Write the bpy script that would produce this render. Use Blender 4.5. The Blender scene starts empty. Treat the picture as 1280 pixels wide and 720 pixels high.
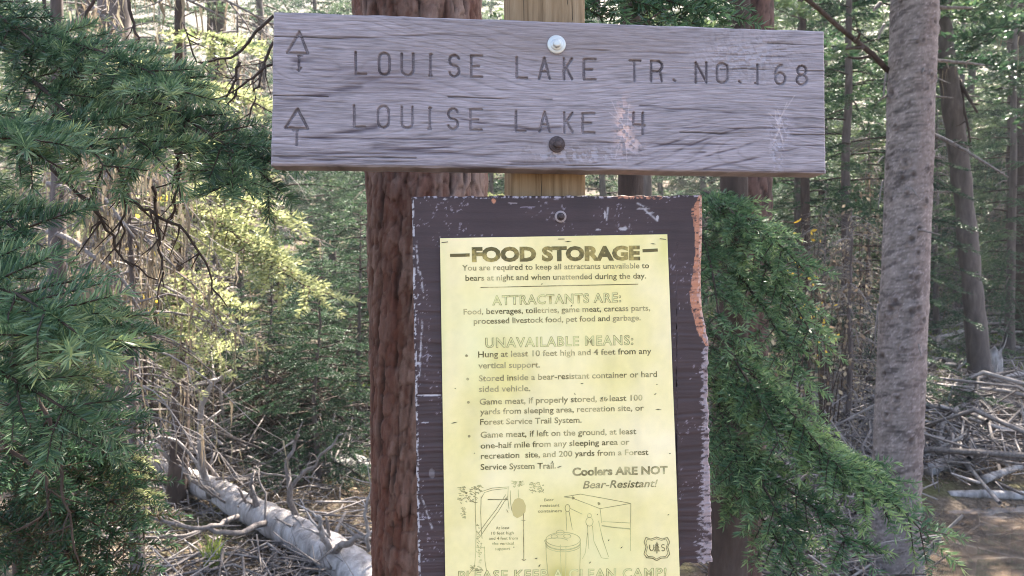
import bpy, math, random
import numpy as np

PI = math.pi
R_ = math.radians
S = bpy.context.scene
COL = S.collection
rs = np.random.RandomState(7)

# ------------------------------------------------------------------ camera
PITCH = R_(-1.5)
F_PX = 996.0
CAM = np.array((0.0, 0.0, 1.6))
FW = np.array((0, math.cos(PITCH), math.sin(PITCH)))
UP = np.array((0, -math.sin(PITCH), math.cos(PITCH)))
RT = np.array((1.0, 0, 0))
cam = bpy.data.cameras.new('camera')
camo = bpy.data.objects.new('camera', cam)
COL.objects.link(camo)
camo.location = CAM
camo.rotation_euler = (PI / 2 + PITCH, 0, 0)
cam.sensor_width = 36
cam.lens = 36 * F_PX / 1280
cam.clip_start = 0.05
cam.clip_end = 600
cam.dof.use_dof = True
cam.dof.focus_distance = 1.0
cam.dof.aperture_fstop = 13
S.camera = camo

# ------------------------------------------------------------------ sky, sun, exposure
SUN_EL, SUN_AZ = R_(50), R_(28)        # azimuth from +Y towards +X : sun ahead and to the right
W = bpy.data.worlds.new('World')
S.world = W
W.use_nodes = True
wn = W.node_tree
sky = wn.nodes.new('ShaderNodeTexSky')
sky.sky_type = 'NISHITA'
sky.sun_disc = False
sky.sun_elevation = SUN_EL
sky.sun_rotation = SUN_AZ
sky.air_density = 1.0
sky.dust_density = 2.5
sky.ozone_density = 1.0
bg = wn.nodes['Background']
bg.inputs['Strength'].default_value = 0.083
wn.links.new(sky.outputs[0], bg.inputs['Color'])
sun = bpy.data.lights.new('sun', 'SUN')
sun.energy = 5.0
sun.angle = R_(0.5)
sun.color = (1.0, 0.93, 0.80)
suno = bpy.data.objects.new('sun', sun)
COL.objects.link(suno)
sd = np.array((math.sin(SUN_AZ) * math.cos(SUN_EL), math.cos(SUN_AZ) * math.cos(SUN_EL), math.sin(SUN_EL)))
suno.rotation_euler = (-(PI / 2 - SUN_EL), 0, -SUN_AZ)
S.view_settings.view_transform = 'Standard'
S.view_settings.look = 'None'
S.view_settings.exposure = 3.05
S.view_settings.gamma = 1
S.render.engine = 'CYCLES'
try:
    S.cycles.use_denoising = True
    S.cycles.filter_width = 1.0
    S.cycles.max_bounces = 8
    S.cycles.diffuse_bounces = 4
    S.cycles.glossy_bounces = 2
    S.cycles.transmission_bounces = 3
except Exception:
    pass

# ------------------------------------------------------------------ helpers
def norm(v):
    v = np.asarray(v, float)
    return v / (np.linalg.norm(v) + 1e-12)

def P(px, py, d):
    """point of the place seen at photo pixel (px,py) at depth d"""
    return CAM + d * (FW + (px - 640) / F_PX * RT + (360 - py) / F_PX * UP)

def hsh(ix, iy, seed):
    h = (ix.astype(np.int64) * 374761393 + iy.astype(np.int64) * 668265263 + seed * 1442695041) & 0xffffffff
    h = ((h ^ (h >> 13)) * 1274126177) & 0xffffffff
    return ((h ^ (h >> 16)) & 0xffff) / 65535.0

def vn(x, y, seed=0):
    x = np.asarray(x, float); y = np.asarray(y, float)
    ix = np.floor(x); iy = np.floor(y)
    fx = x - ix; fy = y - iy
    fx = fx * fx * (3 - 2 * fx); fy = fy * fy * (3 - 2 * fy)
    a = hsh(ix, iy, seed); b = hsh(ix + 1, iy, seed); c = hsh(ix, iy + 1, seed); d = hsh(ix + 1, iy + 1, seed)
    return (a * (1 - fx) + b * fx) * (1 - fy) + (c * (1 - fx) + d * fx) * fy

def fbm(x, y, seed=0, o=4):
    s = 0; a = .5; t = 0
    for i in range(o):
        s = s + a * vn(x * 2 ** i, y * 2 ** i, seed + i * 17); t += a; a *= .5
    return s / t

class MB:
    """collects quads and triangles; build() links them as ONE mesh object"""
    def __init__(s):
        s.V = []; s.Q = []; s.T = []; s.QM = []; s.TM = []; s.A = []; s.n = 0; s.C = []
    def add(s, V, Q=None, T=None, m=0, tone=0.5, col=None):
        V = np.asarray(V, float)
        s.V.append(V)
        s.A.append(np.full(len(V), tone) if np.isscalar(tone) else np.asarray(tone, float))
        if col is not None:
            s.C.append(col)
        if Q is not None and len(Q):
            s.Q.append(np.asarray(Q, np.int64) + s.n); s.QM.append(np.full(len(Q), m))
        if T is not None and len(T):
            s.T.append(np.asarray(T, np.int64) + s.n); s.TM.append(np.full(len(T), m))
        s.n += len(V)
    def tube(s, pts, rad, n=6, m=0, tone=.5, cap=True):
        pts = np.asarray(pts, float); k = len(pts)
        rad = np.full(k, rad) if np.isscalar(rad) else np.asarray(rad, float)
        tg = np.gradient(pts, axis=0)
        tg /= (np.linalg.norm(tg, axis=1)[:, None] + 1e-12)
        a = np.array((0, 0, 1.0)) if abs(tg[0][2]) < .9 else np.array((1.0, 0, 0))
        e1 = np.cross(tg, a); e1 /= (np.linalg.norm(e1, axis=1)[:, None] + 1e-9)
        e2 = np.cross(tg, e1)
        th = np.arange(n) * 2 * PI / n
        V = pts[:, None, :] + rad[:, None, None] * (np.cos(th)[None, :, None] * e1[:, None, :] + np.sin(th)[None, :, None] * e2[:, None, :])
        V = V.reshape(-1, 3)
        i = np.arange(k - 1)[:, None] * n; j = np.arange(n)[None, :]; j2 = (j + 1) % n
        Q = np.stack([i + j, i + j2, i + n + j2, i + n + j], -1).reshape(-1, 4)
        T = None
        if cap:
            V = np.vstack([V, pts[0], pts[-1]])
            b = k * n
            T = [(b, (q + 1) % n, q) for q in range(n)] + [(b + 1, (k - 1) * n + q, (k - 1) * n + (q + 1) % n) for q in range(n)]
        s.add(V, Q, T, m, tone)
    def box(s, c, h, ax=None, m=0, tone=.5):
        c = np.asarray(c, float)
        ax = np.eye(3) if ax is None else np.asarray(ax, float)
        sg = np.array([(x, y, z) for x in (-1, 1) for y in (-1, 1) for z in (-1, 1)], float)
        V = c + (sg * np.asarray(h)) @ ax
        Q = [(0, 1, 3, 2), (4, 6, 7, 5), (0, 4, 5, 1), (2, 3, 7, 6), (0, 2, 6, 4), (1, 5, 7, 3)]
        s.add(V, Q, None, m, tone)
    def mesh(s, name, mats):
        me = bpy.data.meshes.new(name)
        V = np.vstack(s.V) if s.V else np.zeros((0, 3))
        Q = np.vstack(s.Q) if s.Q else np.zeros((0, 4), np.int64)
        T = np.vstack(s.T) if s.T else np.zeros((0, 3), np.int64)
        nq, nt = len(Q), len(T)
        me.vertices.add(len(V)); me.vertices.foreach_set('co', V.astype(np.float32).ravel())
        me.loops.add(nq * 4 + nt * 3)
        me.loops.foreach_set('vertex_index', np.concatenate([Q.ravel(), T.ravel()]).astype(np.int32))
        me.polygons.add(nq + nt)
        st = np.concatenate([np.arange(nq) * 4, nq * 4 + np.arange(nt) * 3]).astype(np.int32)
        me.polygons.foreach_set('loop_start', st)
        mi = np.concatenate([np.concatenate(s.QM) if s.QM else [], np.concatenate(s.TM) if s.TM else []]).astype(np.int32)
        for mt in mats:
            me.materials.append(mt)
        me.polygons.foreach_set('material_index', mi)
        at = me.attributes.new('tone', 'FLOAT', 'POINT')
        at.data.foreach_set('value', np.concatenate(s.A).astype(np.float32))
        if s.C:
            C = np.vstack(s.C)
            C4 = np.hstack([C, np.ones((len(C), 1))])
            ca = me.attributes.new('pigment', 'FLOAT_COLOR', 'POINT')
            ca.data.foreach_set('color', C4.astype(np.float32).ravel())
        me.update(calc_edges=True)
        return me
    def build(s, name, mats, parent=None, smooth=False, kind=None, label=None, cat=None, group=None, pos=None):
        if not isinstance(mats, (list, tuple)):
            mats = [mats]
        me = s.mesh(name, mats)
        if smooth:
            me.polygons.foreach_set('use_smooth', np.ones(len(me.polygons), bool))
        return link(name, me, parent, kind, label, cat, group, pos)

def link(name, me, parent=None, kind=None, label=None, cat=None, group=None, pos=None):
    o = bpy.data.objects.new(name, me)
    COL.objects.link(o)
    if pos is not None:
        o.location = pos
    if parent is not None:
        o.parent = parent
        if pos is None:
            o.location = -np.array(parent.location) if parent.get('worldparts') else (0, 0, 0)
    tag(o, label, cat, group, kind)
    return o

def tag(o, label=None, cat=None, group=None, kind=None):
    if label: o['label'] = label
    if cat: o['category'] = cat
    if group: o['group'] = group
    if kind: o['kind'] = kind
    return o

def thing(name, label, cat, loc=(0, 0, 0), group=None, world=True):
    """an Empty at the thing's base; parts are given in world coordinates when world is set"""
    o = bpy.data.objects.new(name, None)
    COL.objects.link(o)
    o.location = loc
    o.empty_display_size = .1
    if world:
        o['worldparts'] = 1
    return tag(o, label, cat, group)

# ------------------------------------------------------------------ materials
def mat(name, base=(.5, .5, .5), rough=.8, spec=.3):
    m = bpy.data.materials.new(name)
    m.use_nodes = True
    b = m.node_tree.nodes['Principled BSDF']
    b.inputs['Base Color'].default_value = (*base, 1)
    b.inputs['Roughness'].default_value = rough
    b.inputs['Specular IOR Level'].default_value = spec
    return m


def ND(m, t, **kw):
    n = m.node_tree.nodes.new('ShaderNode' + t)
    for k, v in kw.items():
        setattr(n, k, v)
    return n

def L(m, a, b):
    m.node_tree.links.new(a, b)

def ramp(m, src, stops):
    r = ND(m, 'ValToRGB')
    e = r.color_ramp.elements
    while len(e) < len(stops):
        e.new(.5)
    for i, (p, c) in enumerate(stops):
        e[i].position = p; e[i].color = (*c, 1)
    L(m, src, r.inputs[0])
    return r.outputs[0]

def noise(m, scale, detail=4, vec=None, rough=.55, dist=0):
    n = ND(m, 'TexNoise')
    n.inputs['Scale'].default_value = scale
    n.inputs['Detail'].default_value = detail
    n.inputs['Roughness'].default_value = rough
    n.inputs['Distortion'].default_value = dist
    if vec is not None:
        L(m, vec, n.inputs['Vector'])
    return n

def mapped(m, scale=(1, 1, 1), coord='Object'):
    tc = ND(m, 'TexCoord'); mp = ND(m, 'Mapping')
    mp.inputs['Scale'].default_value = scale
    L(m, tc.outputs[coord], mp.inputs['Vector'])
    return mp.outputs[0]

def bump(m, src, strength, dist):
    b = ND(m, 'Bump')
    b.inputs['Strength'].default_value = strength
    b.inputs['Distance'].default_value = dist
    L(m, src, b.inputs['Height'])
    L(m, b.outputs[0], m.node_tree.nodes['Principled BSDF'].inputs['Normal'])

def mixc(m, f, a, b, blend='MIX'):
    x = ND(m, 'Mix', data_type='RGBA', blend_type=blend)
    for s_, v in ((0, f), (6, a), (7, b)):
        if isinstance(v, (int, float)):
            x.inputs[s_].default_value = v
        elif isinstance(v, tuple):
            x.inputs[s_].default_value = (*v, 1)
        else:
            L(m, v, x.inputs[s_])
    return x.outputs[2]

def BC(m):
    return m.node_tree.nodes['Principled BSDF'].inputs['Base Color']

def foliage(name, stops, trans=.4, rough=.5, objvar=.25, spec=.35):
    """needles: tone attribute picks the colour along the stops; thin, so light passes through"""
    m = mat(name, rough=rough, spec=spec)
    a = ND(m, 'Attribute'); a.attribute_name = 'tone'
    oi = ND(m, 'ObjectInfo')
    mm = ND(m, 'Math', operation='MULTIPLY_ADD')
    L(m, oi.outputs['Random'], mm.inputs[0]); mm.inputs[1].default_value = objvar
    ad = ND(m, 'Math', operation='ADD')
    mm.inputs[2].default_value = -objvar / 2
    L(m, a.outputs['Fac'], ad.inputs[0]); L(m, mm.outputs[0], ad.inputs[1])
    c = ramp(m, ad.outputs[0], stops)
    L(m, c, BC(m))
    t = ND(m, 'BsdfTranslucent'); 
    hs = ND(m, 'HueSaturation'); hs.inputs['Value'].default_value = 1.5; hs.inputs['Hue'].default_value = .485
    L(m, c, hs.inputs['Color']); L(m, hs.outputs[0], t.inputs['Color'])
    mx = ND(m, 'MixShader'); mx.inputs[0].default_value = trans
    out = m.node_tree.nodes['Material Output']
    L(m, m.node_tree.nodes['Principled BSDF'].outputs[0], mx.inputs[1]); L(m, t.outputs[0], mx.inputs[2])
    L(m, mx.outputs[0], out.inputs['Surface'])
    return m

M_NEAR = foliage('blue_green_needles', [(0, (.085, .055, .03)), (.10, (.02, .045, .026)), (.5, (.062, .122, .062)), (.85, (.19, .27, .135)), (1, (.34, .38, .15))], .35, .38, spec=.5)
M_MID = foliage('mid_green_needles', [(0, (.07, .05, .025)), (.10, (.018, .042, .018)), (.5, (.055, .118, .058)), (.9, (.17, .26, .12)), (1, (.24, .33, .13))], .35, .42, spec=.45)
M_SUNNY = foliage('sunlit_tint_needles', [(0, (.03, .05, .02)), (.45, (.09, .125, .05)), (1, (.38, .40, .20))], .45)  # sunlit look put into the needle colour: pale yellow green
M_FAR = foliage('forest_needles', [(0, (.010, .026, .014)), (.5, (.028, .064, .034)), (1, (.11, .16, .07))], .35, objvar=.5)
M_LICHEN = foliage('hanging_lichen', [(0, (.08, .065, .045)), (.5, (.19, .155, .11)), (1, (.34, .30, .21))], .4, .9, spec=.1)
M_DEADLEAF = foliage('dry_leaves', [(0, (.07, .052, .038)), (.5, (.19, .145, .10)), (1, (.36, .31, .22))], .4, .8, spec=.1)
M_YELLOW = foliage('yellow_leaves', [(0, (.4, .28, .03)), (1, (.7, .55, .08))], .5, .7)
M_GRASS = foliage('grass_blades', [(0, (.06, .10, .02)), (1, (.2, .26, .06))], .4, .6)

def woodm(name, stops, scale=30, bumpd=.002, stretch=(1, 1, .25), rough=.85, det=6):
    m = mat(name, rough=rough, spec=.2)
    v = mapped(m, stretch)
    n = noise(m, scale, det, v, .65, .4)
    a = ND(m, 'Attribute'); a.attribute_name = 'tone'
    mm = ND(m, 'Math', operation='MULTIPLY_ADD'); L(m, a.outputs['Fac'], mm.inputs[0]); mm.inputs[1].default_value = .5
    ad = ND(m, 'Math', operation='ADD'); L(m, n.outputs['Fac'], mm.inputs[2]); 
    L(m, mm.outputs[0], ad.inputs[0]); ad.inputs[1].default_value = -.25
    L(m, ramp(m, ad.outputs[0], stops), BC(m))
    bump(m, n.outputs['Fac'], .8, bumpd)
    return m

M_TWIG = woodm('dark_twig_bark', [(.25, (.03, .02, .016)), (.6, (.075, .052, .042)), (.85, (.14, .11, .09))], 60, .001)
M_GREYTWIG = woodm('grey_dead_twigs', [(.2, (.07, .058, .055)), (.5, (.17, .145, .138)), (.8, (.31, .275, .265))], 60, .001)
M_LOG = woodm('weathered_log', [(.28, (.05, .042, .04)), (.42, (.20, .178, .175)), (.7, (.42, .385, .385))], 16, .03)
M_DARKBARK = woodm('dark_bark', [(.25, (.025, .018, .016)), (.55, (.065, .045, .038)), (.85, (.12, .09, .08))], 18, .012)
M_GREYBARK = woodm('grey_bark', [(.25, (.05, .04, .038)), (.55, (.11, .088, .084)), (.85, (.20, .17, .16))], 16, .008)
M_REDTWIG = woodm('reddish_twig_bark', [(.2, (.05, .03, .02)), (.6, (.13, .08, .055)), (.85, (.22, .16, .12))], 60, .001)

def pigment(name, rough=.8, spec=.25, bs=0, bscale=200, stretch=(1, 1, 1), vary=.0):
    """base colour comes from the pigment attribute of the mesh"""
    m = mat(name, rough=rough, spec=spec)
    a = ND(m, 'Attribute'); a.attribute_name = 'pigment'
    c = a.outputs['Color']
    v = mapped(m, stretch)
    n = noise(m, bscale, 4, v, .7)
    if vary:
        mr = ND(m, 'MapRange'); mr.inputs[3].default_value = 1 - vary; mr.inputs[4].default_value = 1 + vary
        mr.inputs[1].default_value = .3; mr.inputs[2].default_value = .7
        L(m, n.outputs['Fac'], mr.inputs[0])
        vm = ND(m, 'VectorMath', operation='SCALE'); L(m, c, vm.inputs[0]); L(m, mr.outputs[0], vm.inputs['Scale'])
        c = vm.outputs[0]
    L(m, c, BC(m))
    if bs:
        bump(m, n.outputs['Fac'], .7, bs)
    return m

M_SIGNWOOD = pigment('weathered_lavender_grey_wood', .75, .3, .0006, 90, (1, 1, 12), .10)
M_PAINT = pigment('dark_purple_brown_board_paint', .6, .4, .0003, 150, (1, 1, 5), .08)
M_BARKP = pigment('trunk_bark', .85, .25, .003, 70, (1, 1, .6), .18)
M_POSTW = woodm('treated_post_wood', [(.25, (.10, .06, .032)), (.5, (.25, .165, .095)), (.8, (.36, .26, .165))], 40, .002, (3, 3, .12))
M_METAL = mat('zinc_bolt', (.55, .54, .52), .45, .5); M_METAL.node_tree.nodes['Principled BSDF'].inputs['Metallic'].default_value = .55
M_RUST = woodm('rusted_iron', [(.3, (.03, .022, .022)), (.6, (.09, .065, .065)), (.9, (.2, .15, .13))], 200, .0004, (1, 1, 1), .6)

# ground
M_GROUND = mat('forest_floor', rough=.95, spec=.1)
def _g():
    m = M_GROUND
    v = mapped(m)
    n1 = noise(m, 1.3, 5, v); n2 = noise(m, 38, 6, v, .7); n3 = noise(m, .35, 3, v)
    c = ramp(m, n2.outputs['Fac'], [(.3, (.035, .026, .02)), (.5, (.10, .078, .062)), (.7, (.22, .18, .15))])
    g = ramp(m, n2.outputs['Fac'], [(.3, (.03, .035, .012)), (.7, (.13, .15, .05))])
    f = ramp(m, n1.outputs['Fac'], [(.52, (0, 0, 0)), (.66, (1, 1, 1))])
    c2 = mixc(m, f, c, g)
    g3 = ramp(m, n3.outputs['Fac'], [(.45, (0, 0, 0)), (.6, (.6, .6, .6))])
    c3 = mixc(m, g3, c2, (.17, .115, .08))
    L(m, c3, BC(m))
    bump(m, n2.outputs['Fac'], 1, .02)
_g()
M_WATER = mat('muddy_stream_water', (.16, .10, .055), .03, 1.0)
def _w():
    m = M_WATER
    pb = m.node_tree.nodes['Principled BSDF']; pb.inputs['Coat Weight'].default_value = 1; pb.inputs['Coat Roughness'].default_value = .02; pb.inputs['Coat IOR'].default_value = 1.8
    v = mapped(m, (1, 4, 1))
    n = noise(m, 3.5, 3, v)
    c = ramp(m, n.outputs['Fac'], [(.3, (.05, .040, .034)), (.55, (.12, .088, .066)), (.75, (.21, .15, .11))])
    L(m, c, BC(m))
    v2 = mapped(m, (2, 9, 1))
    n2 = noise(m, 6, 3, v2)
    bump(m, n2.outputs['Fac'], .12, .015)
_w()
M_ROCK = woodm('grey_rock', [(.25, (.10, .095, .09)), (.55, (.26, .25, .24)), (.85, (.42, .41, .40))], 8, .01, (1, 1, 1))

# ------------------------------------------------------------------ the sign's plane (front face of the notice board)
YAW = R_(5.5)
SU = np.array((math.cos(YAW), math.sin(YAW), 0))
SV = norm((-.013, .030, 1.0)); SV = norm(SV - SV @ SU * SU)
SN = -np.cross(SV, SU); SN = SN if SN[1] < 0 else -SN
SO = P(695, 300, .98)

def ST(px, py, k=0.0):
    d = FW + (px - 640) / F_PX * RT + (360 - py) / F_PX * UP
    o = SO + SN * k
    t = ((o - CAM) @ SN) / (d @ SN)
    q = CAM + t * d - o
    return np.array((q @ SU, q @ SV))

def W3(st, k):
    st = np.asarray(st, float)
    k = np.asarray(k, float)
    return SO + st[..., 0:1] * SU + st[..., 1:2] * SV + k[..., None] * SN

def seg_dist(X, Y, a, b):
    a = np.asarray(a); b = np.asarray(b); d = b - a
    t = np.clip(((X - a[0]) * d[0] + (Y - a[1]) * d[1]) / (d @ d + 1e-12), 0, 1)
    return np.hypot(X - a[0] - t * d[0], Y - a[1] - t * d[1])

def slab(s_, t_, H, col, k0, thick, name, m, parent):
    """relief sheet with sides and back; s_,t_ are grids (ny,nx)"""
    ny, nx = s_.shape
    mb = MB()
    F = W3(np.stack([s_, t_], -1), k0 + H).reshape(-1, 3)
    i = np.arange(ny - 1)[:, None] * nx; j = np.arange(nx - 1)[None, :]
    Q = np.stack([i + j, i + j + 1, i + nx + j + 1, i + nx + j], -1).reshape(-1, 4)
    mb.add(F, Q, col=col.reshape(-1, 3))
    ring = np.concatenate([np.arange(nx), np.arange(1, ny) * nx + nx - 1, (ny - 1) * nx + np.arange(nx - 2, -1, -1), np.arange(ny - 2, 0, -1) * nx])
    B = W3(np.stack([s_.ravel()[ring], t_.ravel()[ring]], -1), np.full(len(ring), k0 - thick))
    n = len(ring)
    V = np.vstack([F[ring], B]); a = np.arange(n); b = (a + 1) % n
    mb.add(V, np.stack([a, a + n, b + n, b], -1), col=np.vstack([col.reshape(-1, 3)[ring] * .85] * 2))
    bc = np.array([B[0], B[nx - 1], B[nx + ny - 2], B[2 * nx + ny - 3]])
    mb.add(bc, [(0, 3, 2, 1)], col=np.full((4, 3), .2))
    return mb.build(name, m, parent, smooth=False)

# ------------------------------------------------------------------ post
POST = thing('sign_post', 'square weathered timber post that carries the trail sign and notice board', 'post', (float(SO[0]), float(SO[1]), 0))
mb = MB()
a0 = ST(637.5, 4, -.018)[0]; a1 = ST(732, 4, -.018)[0]
b0 = ST(641, 236, -.018)[0]; b1 = ST(737, 236, -.018)[0]
cs = (a0 + a1) / 2; wd = (a1 - a0) / 2
zs = np.linspace(-SO[2] - .3, .95, 60)
prof = []
for sx, sy in ((1, 1), (-1, 1), (-1, -1), (1, -1)):
    for a in (0, 30, 60, 90):
        q = {(1, 1): 0, (-1, 1): 90, (-1, -1): 180, (1, -1): 270}[(sx, sy)]
        prof.append((sx * (wd - .008) + .008 * math.cos(R_(a + q)), sy * (wd - .008) + .008 * math.sin(R_(a + q))))
prof = np.array(prof)
V = []
for t in zs:
    c = SO + SU * cs + SV * t - SN * (wd + .0165)
    V.append(c + prof[:, :1] * SU - prof[:, 1:] * SN)
V = np.vstack(V); n = 16; k = len(zs)
i = np.arange(k - 1)[:, None] * n; j = np.arange(n)[None, :]; j2 = (j + 1) % n
mb.add(V, np.stack([i + j, i + j2, i + n + j2, i + n + j], -1).reshape(-1, 4))
c = (V[-n:]).mean(0)
mb.add(np.vstack([V[-n:], c]), None, [(q, (q + 1) % n, n) for q in range(n)])
mb.build('timber', M_POSTW, POST, smooth=False)
mb = MB()   # drying cracks, thin recessed-looking checks standing as dark slivers in the grain
for q in range(5):
    sx = cs + rs.uniform(-.75, .75) * wd
    t0 = ST(690, rs.choice([-40, 10, 225]), 0)[1] + rs.uniform(-.1, .05)
    pts = [SO + SU * (sx + rs.uniform(-.0008, .0008)) + SV * (t0 + .03 * u) - SN * .0172 for u in range(8)]
    mb.tube(pts, [.0003] + [.0009] * 6 + [.0003], 5)
mb.build('drying_crack', mat('crack_dark', (.02, .014, .01), .9), POST)

# ------------------------------------------------------------------ routed trail sign
K1 = .022
SIGN = thing('trail_sign', 'weathered lavender grey wooden plank routed with LOUISE LAKE lettering above the notice', 'trail sign', (float(SO[0]), float(SO[1]), float(ST(690, 120)[1] + SO[2])))
cTL, cTR, cBR, cBL = ST(341.5, 14, K1), ST(1031, 38.5, K1), ST(1033, 217, K1), ST(338.5, 206, K1)
NX, NY = 900, 260
uu, vv = np.meshgrid(np.linspace(0, 1, NX), np.linspace(1, 0, NY))
sg = cBL[0] * (1 - uu) * (1 - vv) + cBR[0] * uu * (1 - vv) + cTL[0] * (1 - uu) * vv + cTR[0] * uu * vv
tg_ = cBL[1] * (1 - uu) * (1 - vv) + cBR[1] * uu * (1 - vv) + cTL[1] * (1 - uu) * vv + cTR[1] * uu * vv
# slightly worn outline
tg_ = tg_ + (vv > .999) * (fbm(sg * 30, sg * 0, 3) - .5) * .002 + (vv < .001) * (fbm(sg * 25, sg * 0, 5) - .5) * .003
sg = sg + ((uu > .999) * 1.0 - (uu < .001)) * (fbm(tg_ * 60, tg_ * 0, 9) - .5) * .0016
X, Y = sg, tg_
def gp(px, py):
    return ST(px, py, K1)
# knots / cathedral grain: lines follow f
f = Y * 95
f = f + 5.5 * (fbm(X * 3.2, Y * 9, 11, 3) - .5) * 2
for (kx, ky, amp, rx, ry) in ((395, 92, 3.2, .055, .02), (430, 165, 2.2, .09, .02), (930, 172, -3.6, .10, .03), (1000, 196, -2.0, .08, .02), (870, 60, 2.0, .12, .03), (560, 30, 1.5, .15, .02)):
    q = gp(kx, ky)
    f = f + amp * np.exp(-((X - q[0]) / rx) ** 2 - ((Y - q[1]) / ry) ** 2)
fr = f - np.floor(f)
late = np.clip(1 - np.abs(fr - .75) / .22, 0, 1) ** 1.5         # dark latewood band
fib = fbm(X * 45 + f * .3, Y * 1150, 21, 3)
fib2 = fbm(X * 24, Y * 520 + f, 31, 3)
broad = fbm(X * 5, Y * 26 + f * .2, 41, 3)
H = -.00045 * late - .0004 * (np.clip(.52 - fib, 0, 1) * 4) - .0003 * (fib2 - .5)
lum = .285 + .13 * (broad - .5) - .065 * late * (.3 + broad) + .11 * (fib2 - .5) + .18 * (fib - .5) + .16 * (fbm(X * 70, Y * 1500, 23, 2) - .5)
base = np.stack([lum * 1.02, lum * .865, lum * .935], -1)
def blob(px, py, rx, ry):
    q = gp(px, py)
    return np.exp(-((X - q[0]) / (rx / 1016)) ** 2 - ((Y - q[1]) / (ry / 1016)) ** 2)
def shade(mask, colr, amt):
    global base
    mm = np.clip(mask * amt, 0, 1)[..., None]
    base = base * (1 - mm) + np.array(colr) * mm
# dark checks and streaks seen along the grain
for (x0, y0, x1, y1, w) in ((370, 78, 520, 108, 7), (345, 132, 400, 122, 4), (385, 122, 450, 108, 4), (375, 176, 470, 160, 3.5), (345, 172, 1030, 183, 1.2), (345, 192, 640, 192, 1.5),
                            (640, 165, 700, 158, 2), (640, 205, 880, 190, 3), (700, 190, 760, 186, 4), (800, 132, 1030, 150, 1.4), (830, 160, 1030, 160, 1.2), (560, 145, 700, 168, 1.6), (350, 198, 700, 212, 2.2), (700, 212, 1030, 214, 1.6),
                            (790, 208, 930, 158, 1.3), (840, 210, 960, 172, 1.3), (880, 212, 1000, 184, 1.3), (740, 206, 860, 172, 1.2), (470, 186, 560, 187, 6), (360, 50, 640, 42, 1.4), (640, 60, 1020, 72, 1.2)):
    d = seg_dist(X, Y + .0022 * (fbm(X * 22, Y * 0, 77, 2) - .5) * 2, gp(x0, y0), gp(x1, y1))
    k_ = np.exp(-(d / (w / 1016)) ** 2) * np.clip((fbm(X * 22, Y * 420 + f * .5, 51, 3) - .36) * 3.2, 0, 1.1)
    shade(k_, (.085, .065, .08), .85)
    H -= .0009 * np.clip(k_, 0, 1)
for (x0, y0, x1, y1) in ((341, 46, 470, 49), (1031, 88, 900, 86), (1032, 168, 850, 166), (339, 196, 520, 197), (560, 121, 690, 124), (1031, 56, 960, 54), (600, 205, 820, 208), (340, 120, 410, 121)):
    d = seg_dist(X, Y + .0012 * (fbm(X * 30, Y * 0, 78, 2) - .5) * 2, gp(x0, y0), gp(x1, y1)); k_ = np.exp(-(d / .00055) ** 2) * np.clip((fbm(X * 18, Y * 40, 79, 2) - .3) * 5, 0, 1)
    shade(k_, (.03, .022, .025), .9); H -= .0025 * k_
shade(np.clip(blob(700, 55, 190, 26) + blob(700, 190, 60, 22) * .7, 0, 1) * (.5 + fib2), (.23, .18, .17), .55)     # browner weathering near the bolts
shade(blob(480, 95, 70, 22) * (.5 + fib2), (.17, .13, .14), .5)
# pale scars
cell = vn(X * 420, Y * 420, 61)
for (x, y, rx, ry, c_, am) in ((780, 158, 9, 26, (.62, .42, .38), 1.3), (790, 180, 14, 9, (.6, .44, .42), .8), (975, 160, 13, 20, (.50, .44, .50), .6), (972, 190, 9, 28, (.46, .41, .46), .45), (935, 70, 60, 30, (.50, .46, .5), .25), (720, 192, 60, 10, (.48, .44, .5), .5)):
    mk_ = blob(x, y, rx, ry) * np.clip((fbm(X * 260, Y * 260, 63, 3) - .40) * 6, 0, 1)
    shade(mk_, c_, am)
    H -= .0010 * np.clip(mk_, 0, 1)
rsc = np.random.RandomState(5)
for q in range(16):      # scratches fanning from the right scar and the orange one
    cx, cy = ((975, 155), (783, 160))[q % 3 == 0]
    an = rsc.uniform(1.2, 1.95) if q % 2 else rsc.uniform(-2.4, -.9)
    ln = rsc.uniform(14, 42)
    d = seg_dist(X, Y, gp(cx + rsc.uniform(-5, 5), cy), gp(cx + math.cos(an) * ln, cy + math.sin(an) * ln))
    shade(np.exp(-(d / .0006) ** 2), (.56, .46, .46), .45)
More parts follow.
